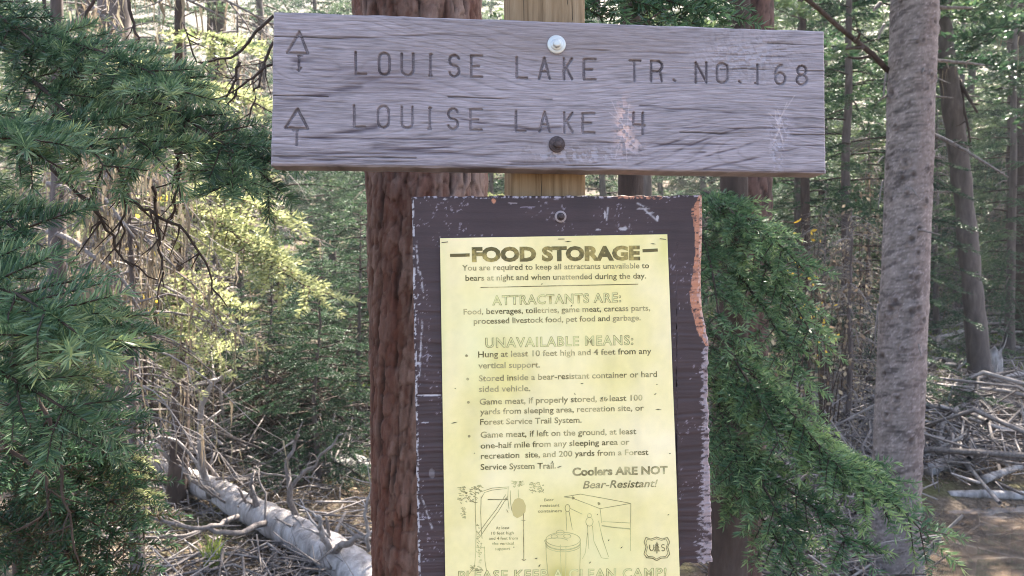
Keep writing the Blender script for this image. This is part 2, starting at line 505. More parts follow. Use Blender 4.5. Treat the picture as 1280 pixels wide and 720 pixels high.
# the routed characters (photo pixels)
G = []
def yb(x): return 92.6 + (x - 450) * .0245
def yt(x): return 65.5 + (x - 450) * .0305
def glyph(ch, x0, x1, y0, y1, w=1.0):
    X_ = lambda u: x0 + (x1 - x0) * u
    Y_ = lambda v: y0 + (y1 - y0) * v
    arc = lambda cx, cy, rx, ry, a, b, n=9: [(X_(cx + rx * math.cos(R_(a + (b - a) * i / n))), Y_(cy + ry * math.sin(R_(a + (b - a) * i / n)))) for i in range(n + 1)]
    P_ = lambda *l: [(X_(a), Y_(b)) for a, b in l]
    D = {'L': [P_((0, 0), (0, 1), (1, 1))], 'A': [P_((0, 1), (.5, 0), (1, 1)), P_((.2, .66), (.8, .66))],
         'O': [P_((.02, .25), (.02, .75)) , arc(.5, .75, .48, .25, 180, 0), P_((.98, .75), (.98, .25)), arc(.5, .25, .48, .25, 0, -180)],
         'U': [P_((0, 0), (0, .75)), arc(.5, .75, .5, .25, 180, 0), P_((1, .75), (1, 0))],
         'I': [P_((.5, 0), (.5, 1)), P_((.5, 0), (.62, 0)), P_((.4, 1), (.6, 1))],
         'S': [arc(.5, .25, .48, .25, -20, -180), arc(.5, .25, .48, .25, 180, 90, 5), arc(.5, .75, .48, .25, -90, 0, 5), arc(.5, .75, .48, .25, 0, 165)],
         'E': [P_((1, 0), (0, 0), (0, 1), (1, 1)), P_((0, .5), (.7, .5))],
         'K': [P_((0, 0), (0, 1)), P_((1, 0), (0, .6)), P_((.3, .45), (1, 1))],
         'T': [P_((0, 0), (1, 0)), P_((.45, 0), (.45, 1))],
         'R': [P_((0, 1), (0, 0), (.6, 0)), arc(.6, .25, .38, .25, -90, 90), P_((.6, .5), (0, .5)), P_((.8, .5), (.95, 1))],
         'N': [P_((0, 1), (0, 0), (1, 1), (1, 0))],
         '.': [P_((.4, .9), (.6, .96))],
         '1': [P_((.7, 0), (.7, 1)), P_((.45, .97), (.7, 1))],
         '6': [arc(.5, .7, .48, .3, 0, 360, 14), arc(.62, .5, .6, .5, 180, 275, 7)],
         '8': [arc(.5, .25, .42, .25, 0, 360, 12), arc(.5, .74, .5, .26, 0, 360, 12)],
         '4': [P_((.15, 0), (.1, .55), (1, .6)), P_((.85, 0), (.85, 1))]}[ch]
    for l in D:
        G.append((l, w))
for ch, x0, x1 in (('L', 444.5, 457), ('O', 473.5, 487), ('U', 502, 516.5), ('I', 531, 545), ('S', 561.5, 574), ('E', 589, 602.5), ('L', 646, 658.5), ('A', 674, 687), ('K', 705, 715), ('E', 730, 744.5),
                   ('T', 787, 800.5), ('R', 814, 828), ('.', 839, 847), ('N', 870, 883), ('O', 896, 910), ('.', 921, 929), ('1', 940, 950), ('6', 969, 982), ('8', 996, 1009)):
    glyph(ch, x0, x1, yt(x0), yb(x0))
for ch, x0, x1 in (('L', 442.5, 456), ('O', 472, 486), ('U', 502, 515.5), ('I', 530, 544), ('S', 560, 572.5), ('E', 588, 602), ('L', 645, 657), ('A', 674.5, 687), ('K', 705.5, 715.5), ('E', 728.5, 743)):
    glyph(ch, x0, x1, 131.8 + (x0 - 442) * .035, 158.5 + (x0 - 442) * .026, .85)
glyph('4', 790, 806, 141, 167.5, 1.15)
G += [([(359, 66), (374.3, 40), (384.5, 66.6), (359, 66)], 1), ([(373.5, 69), (373.3, 88)], 1), ([(372, 87.5), (376, 85)], .8), ([(373, 69.5), (377, 69.5)], .8),
      ([(356.7, 159.7), (372, 136), (384.5, 160.5), (356.7, 159.7)], 1), ([(370.8, 163.5), (370.5, 181)], 1), ([(366, 163), (372, 163)], .8)]
GW = .0016
for l, w in G:
    for a, b in zip(l[:-1], l[1:]):
        a2, b2 = gp(*a), gp(*b)
        x0, x1 = min(a2[0], b2[0]) - .006, max(a2[0], b2[0]) + .006
        y0, y1 = min(a2[1], b2[1]) - .006, max(a2[1], b2[1]) + .006
        i0 = max(0, int((x0 - cBL[0]) / (cBR[0] - cBL[0]) * NX) - 3); i1 = min(NX, int((x1 - cBL[0]) / (cBR[0] - cBL[0]) * NX) + 4)
        sl = (slice(None), slice(i0, i1))
        d = seg_dist(X[sl], Y[sl], a2, b2) + (vn(X[sl] * 500, Y[sl] * 500, 4) - .5) * .0005
        g_ = np.clip((1 - d / GW) * 2.6, 0, 1)
        H[sl] = np.minimum(H[sl], -.0038 * g_ * w + (g_ <= 0) * 1)
        wear = fbm(X[sl] * 55, Y[sl] * 55, 66, 2)
        dm = (np.exp(-((d - GW * .72) / .00055) ** 2) * np.clip(1.7 * wear - .52 + .6 * (fib[sl] - .5), .0, .8) + .06 * (g_ > .5))[..., None]      # shade of the cut walls painted as dark outlines, plus faint grime
        base[sl] = np.where((d < GW * w)[..., None], np.minimum(base[sl], base[sl] * (1 - dm) + np.array((.09, .07, .08)) * dm), base[sl])
H = np.minimum(H, .0)
# rounded, darker arrises
ed = np.minimum(np.minimum(uu, 1 - uu) * .68, np.minimum(vv, 1 - vv) * .19)
H -= .0025 * np.clip(1 - ed / .003, 0, 1) ** 2
base = np.clip(base, .02, .9)
slab(X, Y, H, base, K1, .038, 'plank', M_SIGNWOOD, SIGN)

def bolt(px, py, k, r, matw, matb, parent, washer=True, hexr=.0052):
    c2 = ST(px, py, k)
    c = W3(c2, np.array(k))
    def disc(mbx, r0, z0, z1, n, dish=0, rot=0):
        th = np.arange(n) * 2 * PI / n + rot
        ring = lambda r_, z_: c + r_ * np.cos(th)[:, None] * SU + r_ * np.sin(th)[:, None] * SV + z_ * SN
        rr = [(r0, z0), (r0, z1 - .0006), (r0 * .94, z1), (r0 * .5, z1 + dish), (0.0002, z1 + dish)]
        V = np.vstack([ring(*q) for q in rr]); k_ = len(rr)
        i = np.arange(k_ - 1)[:, None] * n; j = np.arange(n)[None, :]; j2 = (j + 1) % n
        mbx.add(V, np.stack([i + j, i + j2, i + n + j2, i + n + j], -1).reshape(-1, 4))
    if washer:
        w = MB(); disc(w, r, -.001, .0022, 40); wo = w.build('washer', matw, parent)
    b = MB(); disc(b, hexr, 0, .0075, 6, .0004, .35); disc(b, hexr * 1.45, 0, .0032, 24)
    b.build('bolt', matb, parent)
bolt(695.5, 56, K1, .0112, M_METAL, M_METAL, SIGN)
bolt(696, 180.5, K1, .0098, M_RUST, M_RUST, SIGN)

# ------------------------------------------------------------------ notice board (painted plywood)
BOARD = thing('notice_board', 'dark purple brown painted plywood board with chipped peeling edges under the trail sign', 'notice board', (float(SO[0]), float(SO[1]), float(SO[2] - .2)))
NX, NY = 330, 440
uu, vv = np.meshgrid(np.linspace(0, 1, NX), np.linspace(0, 1, NY))
xl = 514.5 + 9 * vv
ypix = 245.5 + vv * 500
xr = np.interp(ypix, [245, 290, 340, 375, 400, 425, 450, 520, 600, 660, 705, 745], [878, 878.5, 877, 876.5, 878, 883, 885.5, 886, 887, 889, 890.5, 891])
xr = xr + (fbm(ypix * .12, ypix * 0, 71, 3) - .5) * 4 * np.clip((ypix - 380) / 60, .25, 1)
xl = xl + (fbm(ypix * .1, ypix * 0, 72, 3) - .5) * 1.6
xp = xl + uu * (xr - xl)
ybot = np.where(xp < 846, 748, 703 + 5 * (fbm(xp * .2, xp * 0, 73, 2) - .5) + 5 * np.clip((858 - xp) / 12, 0, 1))
ytop = 245.5 + (xp - 514) * -.004 + (fbm(xp * .09, xp * 0, 75, 3) - .5) * 2.2
yp = ytop + vv * (ybot - ytop)
stt = np.zeros(xp.shape + (2,))
# plane intersection, vectorised
Dv = FW + ((xp - 640) / F_PX)[..., None] * RT + ((360 - yp) / F_PX)[..., None] * UP
tt = ((SO - CAM) @ SN) / (Dv @ SN)
Qv = CAM + tt[..., None] * Dv - SO
X, Y = Qv @ SU, Qv @ SV
rid = fbm(X * 7, Y * 260 + 2.2 * fbm(X * 14, Y * 30, 85, 2), 81, 2)
fine = fbm(X * 30, Y * 700, 83, 2)
H = .0008 * (rid - .5) * 2 * np.clip((yp - 300) / 120, .15, 1) + .0002 * (fine - .5)
n1 = fbm(X * 380, Y * 360, 87, 4); n2 = fbm(X * 30, Y * 30, 88, 3); n3 = fbm(X * 190, Y * 520, 89, 3)
paintc = np.array((.050, .028, .030))
base = paintc * (1 + .5 * (n2[..., None] - .5) + .35 * (rid[..., None] - .5))
greyw = np.array((.33, .27, .29)); orange = np.array((.48, .20, .115)); white = np.array((.46, .41, .43))
dl = xp - xl; dr = xr - xp; dt = yp - ytop
def put(mask, c_, amt=1.0, dep=.0004):
    global base, H
    mm = np.clip(mask, 0, 1)[..., None] * amt
    base = base * (1 - mm) + np.array(c_) * mm
    H = H - dep * np.clip(mask, 0, 1)
th = lambda a, lo, s_=10: np.clip((a - lo) * s_, 0, 1)
# left edge: speckled white, in the lower half spreading to a band
bandl = np.interp(yp, [245, 320, 400, 520, 620, 660, 745], [2.5, 5, 17, 10, 12, 16, 9])
put(th(n3 * .75 + n1 * .35 - .1 * 0, .66 + .30 * dl / bandl * .6, 14) * (dl < bandl * 1.6), white, .85)
put(th(n1, .47, 10) * (dl < 2.4), white, .9)
put(th(n1, .5, 10) * (dt < 2.5), (.5, .42, .45), .8)
# right edge: bare orange wood at the top, grey weathered ply below
org = (dr < np.interp(yp, [245, 262, 300, 330, 380, 410, 430], [5, 17, 12, 9, 13, 14, 6]) * (.5 + n2)) & (yp < 432)
put(org * th(n1 * .6 + n3 * .4, .36, 10), orange, .95)
put((dr < 4) * th(n1, .42, 10) * (yp < 420), (.55, .36, .3), .8)
bandr = np.interp(yp, [395, 430, 470, 600, 660, 705], [2, 10, 12, 16, 22, 26]) * (.7 + .6 * n2)
put((yp > 395) * th(1 - dr / bandr + (n3 - .5) * 1.2, .30, 6) * th(rid * .5 + n3 * .5, .36, 8), greyw, .85)
put((yp > 395) * (dr < bandr * .5) * th(n3, .45, 8), (.30, .20, .19), .5)
put(org * th(fbm(X * 40, Y * 600, 86, 3), .5, 5), (.30, .13, .085), .6)
# top edge chips and scratches
put((dt < 5 * n2 + 2) * (xp > 770) * (xp < 828) * th(n1, .42, 8), orange, .95)
for (x, y, rx, ry, c_, am) in ((617, 251, 3, 3.5, orange, 1), (517, 284, 1.6, 2, white, 1), (556, 249, 3, 1.5, white, .7), (756, 268, 1.4, 6, white, .8), (779, 286, 7, 2.5, white, .8), (748, 287, 4, 1.2, white, .7),
                               (822, 272, 1.5, 3.5, white, .9), (803, 261, 9, 1.4, white, .6), (812, 266, 6, 1.2, white, .6), (640, 254, 7, 1, (.45, .36, .38), .6), (536, 494, 17, 1.3, white, .95), (531, 528, 5, 1.2, white, .7),
                               (660, 259, 12, .8, (.3, .24, .3), .6), (540, 592, 4, 7, white, .2), (835, 450, 3, 1, white, .5), (838, 489, 1.6, 1.6, (.02, .02, .02), .9)):
    ro = np.exp(-((xp - x) / rx) ** 2 - ((yp - y) / ry) ** 2)
    put(th(ro * (.45 + n1), .38, 8), c_, am)
for (x0, y0, x1, y1) in ((806, 262, 822, 276), (797, 254, 811, 261), (760, 259, 758, 275), (525, 340, 530, 372), (528, 400, 524, 470), (527, 620, 540, 660), (520, 300, 523, 340)):
    d = seg_dist(xp, yp, (x0, y0), (x1, y1))
    put(np.exp(-(d / 1.0) ** 2) * th(n1, .4, 8), white, .8)
put(th(n1, .70, 14) * (n2 > .5), (.40, .33, .38), .5, .0002)
edm = np.minimum(np.minimum(dl, dr), dt)
H = H - .002 * np.clip(1 - edm / 2.2, 0, 1) ** 2
slab(X[::-1], Y[::-1], H[::-1], np.clip(base, .01, .9)[::-1], 0, .0155, 'plywood_sheet', M_PAINT, BOARD)
bolt(700.5, 271, 0.0, .0074, mat('dull_washer', (.30, .24, .24), .5, .5), M_RUST, BOARD, True, .0034)

# ------------------------------------------------------------------ paper notice
NOTE = thing('paper_notice', 'faded yellow FOOD STORAGE paper notice fixed on the painted board', 'notice', (float(SO[0]), float(SO[1]), float(SO[2] - .2)))
KP = .0030
def wave(s_, t_):
    return .0036 * (fbm(s_ * 8 + 3, t_ * 6, 91, 2) - .5) + .0010 * (fbm(s_ * 26, t_ * 22, 92, 2) - .5)
pTL, pTR, pBR, pBL = ST(550, 298), ST(833.5, 293), ST(849.5, 742), ST(557, 745)
NX, NY = 150, 220
uu, vv = np.meshgrid(np.linspace(0, 1, NX), np.linspace(0, 1, NY))
X = pBL[0] * (1 - uu) * (1 - vv) + pBR[0] * uu * (1 - vv) + pTL[0] * (1 - uu) * vv + pTR[0] * uu * vv
Y = pBL[1] * (1 - uu) * (1 - vv) + pBR[1] * uu * (1 - vv) + pTL[1] * (1 - uu) * vv + pTR[1] * uu * vv
PAPC = np.array((.88, .72, .35))
pn = fbm(X * 14, Y * 12, 93, 4); pn2 = fbm(X * 160, Y * 160, 94, 3)
pc = PAPC * (1 + .26 * (pn[..., None] - .5) + .07 * (pn2[..., None] - .5)) * (1 - .10 * np.clip(fbm(X * 30, Y * 9, 95, 3)[..., None] - .55, 0, 1) * 4)
pc[..., 2] *= (1 + .7 * (pn - .5))
def pst(px, py, rx, ry, c_, am):
    global pc
    q = ST(px, py)
    mk_ = np.exp(-((X - q[0]) / (rx / 1016)) ** 2 - ((Y - q[1]) / (ry / 1016)) ** 2) * (.5 + pn)
    mm = np.clip(mk_ * am, 0, 1)[..., None]
    pc = pc * (1 - mm) + np.array(c_) * mm
pst(725, 330, 60, 30, (.88, .70, .30), .5); pst(640, 400, 80, 40, (.86, .79, .45), .5); pst(705, 700, 40, 30, (.72, .58, .18), .6); pst(760, 690, 40, 25, (.86, .79, .46), .5)
pst(600, 450, 20, 40, (.86, .80, .46), .5); pst(700, 718, 20, 12, (.50, .42, .10), .7); pst(830, 310, 10, 30, (.72, .62, .2), .7); pst(553, 400, 5, 120, (.74, .66, .30), .6); pst(690, 560, 70, 60, (.86, .75, .40), .4)
mb = MB()
Vf = W3(np.stack([X, Y], -1), KP + wave(X, Y)).reshape(-1, 3)
i = np.arange(NY - 1)[:, None] * NX; j = np.arange(NX - 1)[None, :]
Q = np.stack([i + j, i + j + 1, i + NX + j + 1, i + NX + j], -1).reshape(-1, 4)
mb.add(Vf, Q, col=pc.reshape(-1, 3))
mb.add(Vf - SN * .0004, Q[:, ::-1], col=pc.reshape(-1, 3))
M_PAPER = pigment('yellowed_laminated_paper', .42, .45, .00015, 60, (1, 1, 1), .03)
mb.build('paper_sheet', M_PAPER, NOTE, smooth=True)

M_INK = mat('faded_ink', (.14, .12, .05), .7, .2)
def _ink(m, dark, pale, lo, hi):
    v = mapped(m); n = noise(m, 22, 4, v, .6, .3); n2 = noise(m, 260, 3, v)
    ad = ND(m, 'Math', operation='MULTIPLY_ADD'); L(m, n2.outputs['Fac'], ad.inputs[0]); ad.inputs[1].default_value = .35; L(m, n.outputs['Fac'], ad.inputs[2])
    L(m, ramp(m, ad.outputs[0], [(lo, dark), (hi, pale)]), BC(m))
_ink(M_INK, (.14, .11, .045), (.62, .51, .25), .57, .86)
M_INKB = mat('heading_ink', (.1, .09, .04), .7, .2)
_ink(M_INKB, (.14, .11, .045), (.50, .37, .12), .60, .82)
M_INKP = mat('pale_ink', (.3, .27, .12), .7, .2)
_ink(M_INKP, (.26, .21, .09), (.62, .55, .24), .58, .86)
M_FILL = mat('outline_letter_fill', (.74, .66, .30), .6, .2)

_tc = {}
def textmesh(body, offset, shear, spc=1.0):
    c = bpy.data.curves.new('lettering', 'FONT')
    c.body = body; c.size = 1; c.offset = offset; c.shear = shear; c.resolution_u = 3; c.space_character = spc
    o = bpy.data.objects.new('lettering', c); COL.objects.link(o)
    bpy.context.view_layer.update()
    dg = bpy.context.evaluated_depsgraph_get()
    me = bpy.data.meshes.new_from_object(o.evaluated_get(dg))
    bpy.data.objects.remove(o); bpy.data.curves.remove(c)
    return me

def lettering(body, x0, y0, x1, y1, cap, m, off=.006, shear=0, k=.0002, name='lettering', spc=1.0):
    me = textmesh(body, off, shear, spc)
    n = len(me.vertices)
    co = np.zeros(n * 3); me.vertices.foreach_get('co', co); co = co.reshape(-1, 3)
    xmin, xmax = co[:, 0].min(), co[:, 0].max()
    A = ST(x0, y0); B = ST(x1, y1)
    d = B - A; Ln = np.hypot(*d); d = d / Ln; u = np.array((-d[1], d[0]))
    capw = cap / F_PX * .975
    st = A + ((co[:, 0:1] - xmin) / (xmax - xmin) * Ln) * d + (co[:, 1:2] / .70 * capw) * u
    V = W3(st, KP + wave(st[:, 0], st[:, 1]) + k)
    me.vertices.foreach_set('co', V.astype(np.float32).ravel())
    me.materials.clear(); me.materials.append(m)
    me.update()
    return link(name, me, NOTE)

lettering('FOOD STORAGE', 589.7, 326.6, 799.5, 324.2, 16.5, M_INKB, .055)
TXT = [('You are required to keep all attractants unavailable to', 577.5, 338.3, 810.7, 335.2, 7), ('bears at night and when unattended during the day.', 581.7, 351, 807, 348, 7),
       ('Food, beverages, toiletries, game meat, carcass parts,', 579.4, 393.1, 811.9, 388, 7), ('processed livestock food, pet food and garbage.', 592, 404.8, 800, 400.2, 7),
       ('Hung at least 10 feet high and 4 feet from any', 597.5, 446.5, 813.4, 441.9, 7.4), ('vertical support.', 597.8, 460.3, 674.4, 459, 7.4),
       ('Stored inside a bear-resistant container or hard', 598.4, 476.3, 820.3, 470.6, 7.4), ('sided vehicle.', 598.4, 489.6, 662.5, 488.4, 7.4),
       ('Game meat, if properly stored, at least 100', 599.4, 505.5, 802.2, 500, 7.4), ('yards from sleeping area, recreation site, or', 600, 517.8, 803.8, 512.5, 7.2),
       ('Forest Service Trail System.', 600, 530.6, 726.6, 527.8, 7.2), ('Game meat, if left on the ground, at least', 600.6, 546.8, 794.4, 541.9, 7.4),
       ('one-half mile from any sleeping area or', 600.6, 560.3, 786, 555, 7.2), ('recreation  site, and 200 yards from a Forest', 601, 573.1, 809.4, 567.5, 7.2),
       ('Service System Trail.', 600.6, 586.8, 694.4, 585, 7.2)]
for t in TXT:
    lettering(t[0], *t[1:6], M_INK, .015)
lettering('Coolers ARE NOT', 715, 594, 833.4, 591, 9.6, M_INK, .04)
lettering('Bear-Resistant!', 728, 610, 821, 607.3, 9.4, M_INK, .015, .25)
for b_, x0, y0, x1, y1, cap in (('ATTRACTANTS ARE:', 615, 381.2, 776, 377.2, 11.5), ('UNAVAILABLE MEANS:', 606.5, 434.2, 791, 430.4, 11.8), ('PLEASE KEEP A CLEAN CAMP!', 572.5, 724.5, 832, 720, 11.5)):
    o = lettering(b_, x0, y0, x1, y1, cap, M_INKP, .036, spc=1.14)
    lettering(b_, x0 + .9, y0, x1 - .9, y1, cap, M_FILL, -.006, 0, .0003, name='letter_fill', spc=1.14)
for b_, cx, y, w in (('Bear', 686, 626, 12), ('resistant', 687, 633, 24), ('containers', 687, 640, 30), ('At least', 628, 661, 17), ('10 feet high', 628, 667.5, 28), ('and 4 feet from', 629, 674, 36), ('the vertical', 628.5, 680.5, 27), ('support', 628, 687, 19)):
    lettering(b_, cx - w / 2, y, cx + w / 2, y - .5, 3.6, M_INKP, .01)

def strokes(name, lines, w, m, conv, k=.00022, parent=NOTE):
    mb = MB()
    for l in lines:
        ww = w
        if isinstance(l, tuple) and isinstance(l[1], float):
            l, ww = l
        p = np.array([ST(*conv(*q)) for q in l])
        if len(p) > 1:
            sgl = np.concatenate([[0], np.cumsum(np.hypot(*(p[1:] - p[:-1]).T))]); kk = max(len(p), int(sgl[-1] / .006) + 2); tq = np.union1d(np.linspace(0, sgl[-1], kk), sgl)
            p = np.stack([np.interp(tq, sgl, p[:, 0]), np.interp(tq, sgl, p[:, 1])], -1)
        if len(p) < 2: continue
        t = np.gradient(p, axis=0); t /= (np.linalg.norm(t, axis=1)[:, None] + 1e-9)
        nn = np.stack([-t[:, 1], t[:, 0]], -1) * ww / F_PX * .975 / 2
        st = np.vstack([p + nn, p - nn]); n = len(p)
        a = np.arange(n - 1)
        mb.add(W3(st, KP + wave(st[:, 0], st[:, 1]) + k), np.stack([a + n, a + n + 1, a + 1, a], -1))
    return mb.build(name, m, parent)
ID = lambda x, y: (x, y)
Z3 = lambda X, Y: (540 + X / 4, 590 + Y / 4)
strokes('heading_bar', [[(562.5, 319.4), (574, 319.2), (587, 318.8)]], 4.0, M_INKB, ID)
strokes('heading_bar', [[(802.5, 313.6), (812, 313.2), (821.5, 312.6)]], 4.0, M_INKB, ID)
strokes('divider_rule', [[(600.5, 359.4), (700, 357.2), (797, 355.2)]], 1.0, M_INK, ID)
mb = MB()
for (x, y) in ((583, 444.5), (584.5, 473.5), (585.4, 502.6), (586.4, 545)):
    c = ST(x, y); a = np.arange(10) * PI / 5
    st = np.vstack([c + .0017 * np.stack([np.cos(a), np.sin(a)], -1), c])
    mb.add(W3(st, KP + wave(st[:, 0], st[:, 1]) + .0002), None, [(q, (q + 1) % 10, 10) for q in range(10)])
mb.build('bullet_point', M_INK, NOTE, kind='stuff')
# drawing: bag hung from a branch of a tree
dr_ = []
r2 = random.Random(3)
def squig(cx, cy, rx, ry, n, s_=9):
    for q in range(n):
        x = cx + r2.uniform(-rx, rx); y = cy + r2.uniform(-ry, ry)
        dr_.append([(x, y), (x + r2.uniform(3, s_), y + r2.uniform(-6, 2)), (x + r2.uniform(6, s_ * 1.6), y + r2.uniform(0, 6))])
squig(175, 110, 50, 40, 60); squig(225, 78, 25, 15, 18); squig(150, 190, 12, 40, 18); squig(420, 58, 30, 14, 26); squig(515, 75, 35, 26, 38)
squig(225, 330, 8, 90, 20, 6); squig(215, 480, 30, 14, 22); squig(235, 400, 8, 60, 14, 6)
dr_ += [[(215, 90), (216, 200), (220, 300), (218, 400), (212, 470), (185, 505)], [(245, 120), (243, 200), (246, 290), (250, 330)], [(262, 370), (264, 440), (272, 490)],
        [(245, 130), (262, 100), (300, 88), (375, 80)], [(238, 98), (300, 78), (385, 72)], [(228, 310), (270, 250), (320, 185), (368, 110)], [(236, 326), (280, 262), (330, 195), (376, 120)],
        [(380, 75), (378, 130), (384, 180)], [(390, 90), (392, 150), (398, 190)], [(372, 185), (380, 200)], [(430, 85), (432, 125)], [(215, 372), (262, 376)]]
strokes('bear_bag_drawing', dr_, .7, M_INKP, Z3)
strokes('measure_arrow', [([(278, 135), (330, 135), (374, 134)], 1.0), ([(366, 129), (376, 134), (366, 139)], .9), ([(456, 205), (457, 330), (458, 436)], 1.1), ([(446, 238), (466, 239)], .8), ([(448, 432), (458, 440), (468, 434)], 1.0)], 1, M_INK, Z3)
mb = MB()
bag = [(400, 195), (400, 160), (412, 135), (432, 126), (455, 136), (468, 165), (466, 196), (450, 216), (425, 228), (406, 216)]
c = np.array([ST(*Z3(*q)) for q in bag]); st = np.vstack([c, c.mean(0)])
mb.add(W3(st, KP + wave(st[:, 0], st[:, 1]) + .0002), None, [(q, (q + 1) % 10, 10) for q in range(10)])
mb.build('bag_tint', mat('ochre_print', (.60, .47, .19), .7), NOTE)
# drawing: lidded barrel and box
el = lambda cx, cy, rx, ry, a0=0, a1=360, n=20: [(cx + rx * math.cos(R_(a0 + (a1 - a0) * q / n)), cy + ry * math.sin(R_(a0 + (a1 - a0) * q / n))) for q in range(n + 1)]
strokes('barrel_drawing', [el(654, 335, 86, 36), ([q for q in el(654, 350, 86, 36, 0, 180)], 1.6), el(654, 362, 86, 34, 0, 180), [(568, 335), (570, 420), (580, 520)], [(740, 335), (739, 430), (735, 520)],
                          [(640, 360), (642, 440), (646, 520)], [(668, 366), (668, 440), (666, 520)], el(640, 300, 20, 12), el(610, 320, 16, 9), el(675, 318, 18, 10), el(620, 345, 60, 18, 180, 340)], .8, M_INKP, Z3)
strokes('box_drawing', [[(658, 122), (740, 108), (990, 152), (838, 180), (700, 128), (658, 122)], [(690, 180), (750, 208)], [(990, 155), (988, 390)], [(838, 182), (846, 250)], ([(846, 264), (900, 272), (990, 280)], 1.4), [(850, 244), (985, 250)],
                       el(676, 178, 12, 18), [(668, 195), (672, 290)], [(684, 195), (700, 285)], el(785, 245, 18, 22), el(785, 215, 10, 10), [(775, 265), (782, 380)], [(800, 265), (806, 340), (845, 425), (880, 430)], [(830, 240), (850, 330), (880, 420)], [(775, 300), (765, 400), (750, 430)],
                       ([(698, 122), (710, 128), (700, 132)], 2.0), ([(826, 150), (838, 155), (828, 160)], 2.0)], .7, M_INKP, Z3)
SH = [(1065, 322), (1090, 330), (1118, 320), (1146, 330), (1172, 322), (1184, 345), (1174, 370), (1184, 405), (1170, 424), (1140, 426), (1120, 438), (1098, 426), (1070, 424), (1056, 405), (1066, 370), (1056, 345), (1065, 322)]
SH2 = [(1120 + (x - 1120) * .86, 379 + (y - 379) * .86) for x, y in SH]
strokes('shield_emblem', [(SH, 1.2), (SH2, .8), ([(1084, 358), (1084, 378), (1090, 388), (1098, 388), (1104, 378), (1104, 358)], 1.3), el(1151, 365, 8, 8, -30, -270, 8), (el(1151, 381, 8, 8, -90, 150, 8), 1.3),
                         ([(1120, 392), (1120, 402)], 1.6)], 1.1, M_INK, Z3)
mb = MB()
tr_ = [(1120, 342), (1112, 358), (1116, 358), (1107, 374), (1113, 374), (1103, 392), (1137, 392), (1127, 374), (1133, 374), (1124, 358), (1128, 358)]
c = np.array([ST(*Z3(*q)) for q in tr_]); st = np.vstack([c, c.mean(0)])
mb.add(W3(st, KP + wave(st[:, 0], st[:, 1]) + .0002), None, [((q + 1) % 11, q, 11) for q in range(11)])
mb.build('emblem_tree', M_INK, NOTE)
for x, y, a_ in ((556, 303, .1), (828, 299, -.1), (701, 299, 0)):
    strokes('staple', [[(x - 4, y + 4 * a_), (x + 4, y - 4 * a_)]], .9, M_RUST, ID, .0008)
# specks of dirt stuck on the paper
mb = MB()
for (x, y, l, a) in ((710, 302, 10, .1), (592, 311, 5, .6), (816, 305, 8, -.1), (632, 322, 4, 1.2), (677, 355, 3, .3), (714, 382, 4, .9), (718, 492, 3, 2), (752, 497, 5, .8), (727, 479, 4, 0), (818, 492, 4, .6), (822, 511, 9, 0), (699, 583, 7, .3), (690, 577, 4, 1), (758, 499, 4, .8),
                     (674, 706, 5, 1), (776, 683, 4, .8), (737, 702, 4, .8), (568, 528, 9, .2), (569, 485, 2, 0), (593, 566, 2, 0), (834, 642, 3, .5), (760, 674, 3, 1), (642, 683, 2, 0), (746, 642, 2, 1), (670, 697, 4, .2), (820, 480, 2, 0), (836, 566, 3, 0)):
    c = ST(x, y); d = np.array((math.cos(a), math.sin(a))) * l / 2 / 1016; n_ = np.array((-d[1], d[0])) / np.hypot(*d) * .0006
    st = np.array([c - d, c - d * .2 - n_, c + d, c - d * .1 + n_])
    mb.add(W3(st, KP + .0006 + wave(st[:, 0], st[:, 1])), [(0, 1, 2, 3)])
mb.build('dirt_specks', mat('dirt', (.06, .05, .025), .9), NOTE, kind='stuff')

# ------------------------------------------------------------------ terrain
def ghz(x, y):
    x = np.asarray(x, float); y = np.asarray(y, float)
    z = .05 * np.clip(y - 5.8, 0, None) + .16 * np.clip(y - 17, 0, None) + .25 * np.clip(y - 30, 0, None)
    z = z + .10 * (fbm(x * .5, y * .5, 101, 4) - .5) + .5 * (fbm(x * .12, y * .12, 103, 2) - .5) * np.clip((y - 6) / 8, 0, 1)
    bed = np.clip(1 - np.abs(y - 4.7 - .08 * (x - 2.6)) / 1.05, 0, 1) * np.clip((x - 1.3) / .7, 0, 1)
    z = z - .30 * bed ** .6
    return z

def G(px, py, h=0.0):
    # point of the ground (raised by h) seen at a photo pixel
    d = np.arange(3.5, 40, .02); q = CAM + d[:, None] * (FW + (px - 640) / F_PX * RT + (360 - py) / F_PX * UP)
    u = q[:, 2] - (ghz(q[:, 0], q[:, 1]) + h); k = np.argmax(u < 0) if (u < 0).any() else len(d) - 1
    return q[k]

def sheet(name, x0, x1, y0, y1, nx, ny, m, fz, kind='structure', pw=1.0):
    ux = np.linspace(-1, 1, nx); ux = np.sign(ux) * np.abs(ux) ** pw
    uy = np.linspace(0, 1, ny) ** (1.6 if pw != 1 else 1)
    X, Y = np.meshgrid((x0 + x1) / 2 + ux * (x1 - x0) / 2, y0 + uy * (y1 - y0))
    V = np.stack([X, Y, fz(X, Y)], -1).reshape(-1, 3)
    i = np.arange(ny - 1)[:, None] * nx; j = np.arange(nx - 1)[None, :]
    mb = MB(); mb.add(V, np.stack([i + j, i + j + 1, i + nx + j + 1, i + nx + j], -1).reshape(-1, 4))
    return mb.build(name, m, smooth=True, kind=kind)
sheet('ground', -160, 160, -20, 180, 260, 260, M_GROUND, ghz, pw=2.2)
sheet('stream_water', 1.5, 9, 3.3, 6.8, 30, 20, M_WATER, lambda x, y: x * 0 - .09)

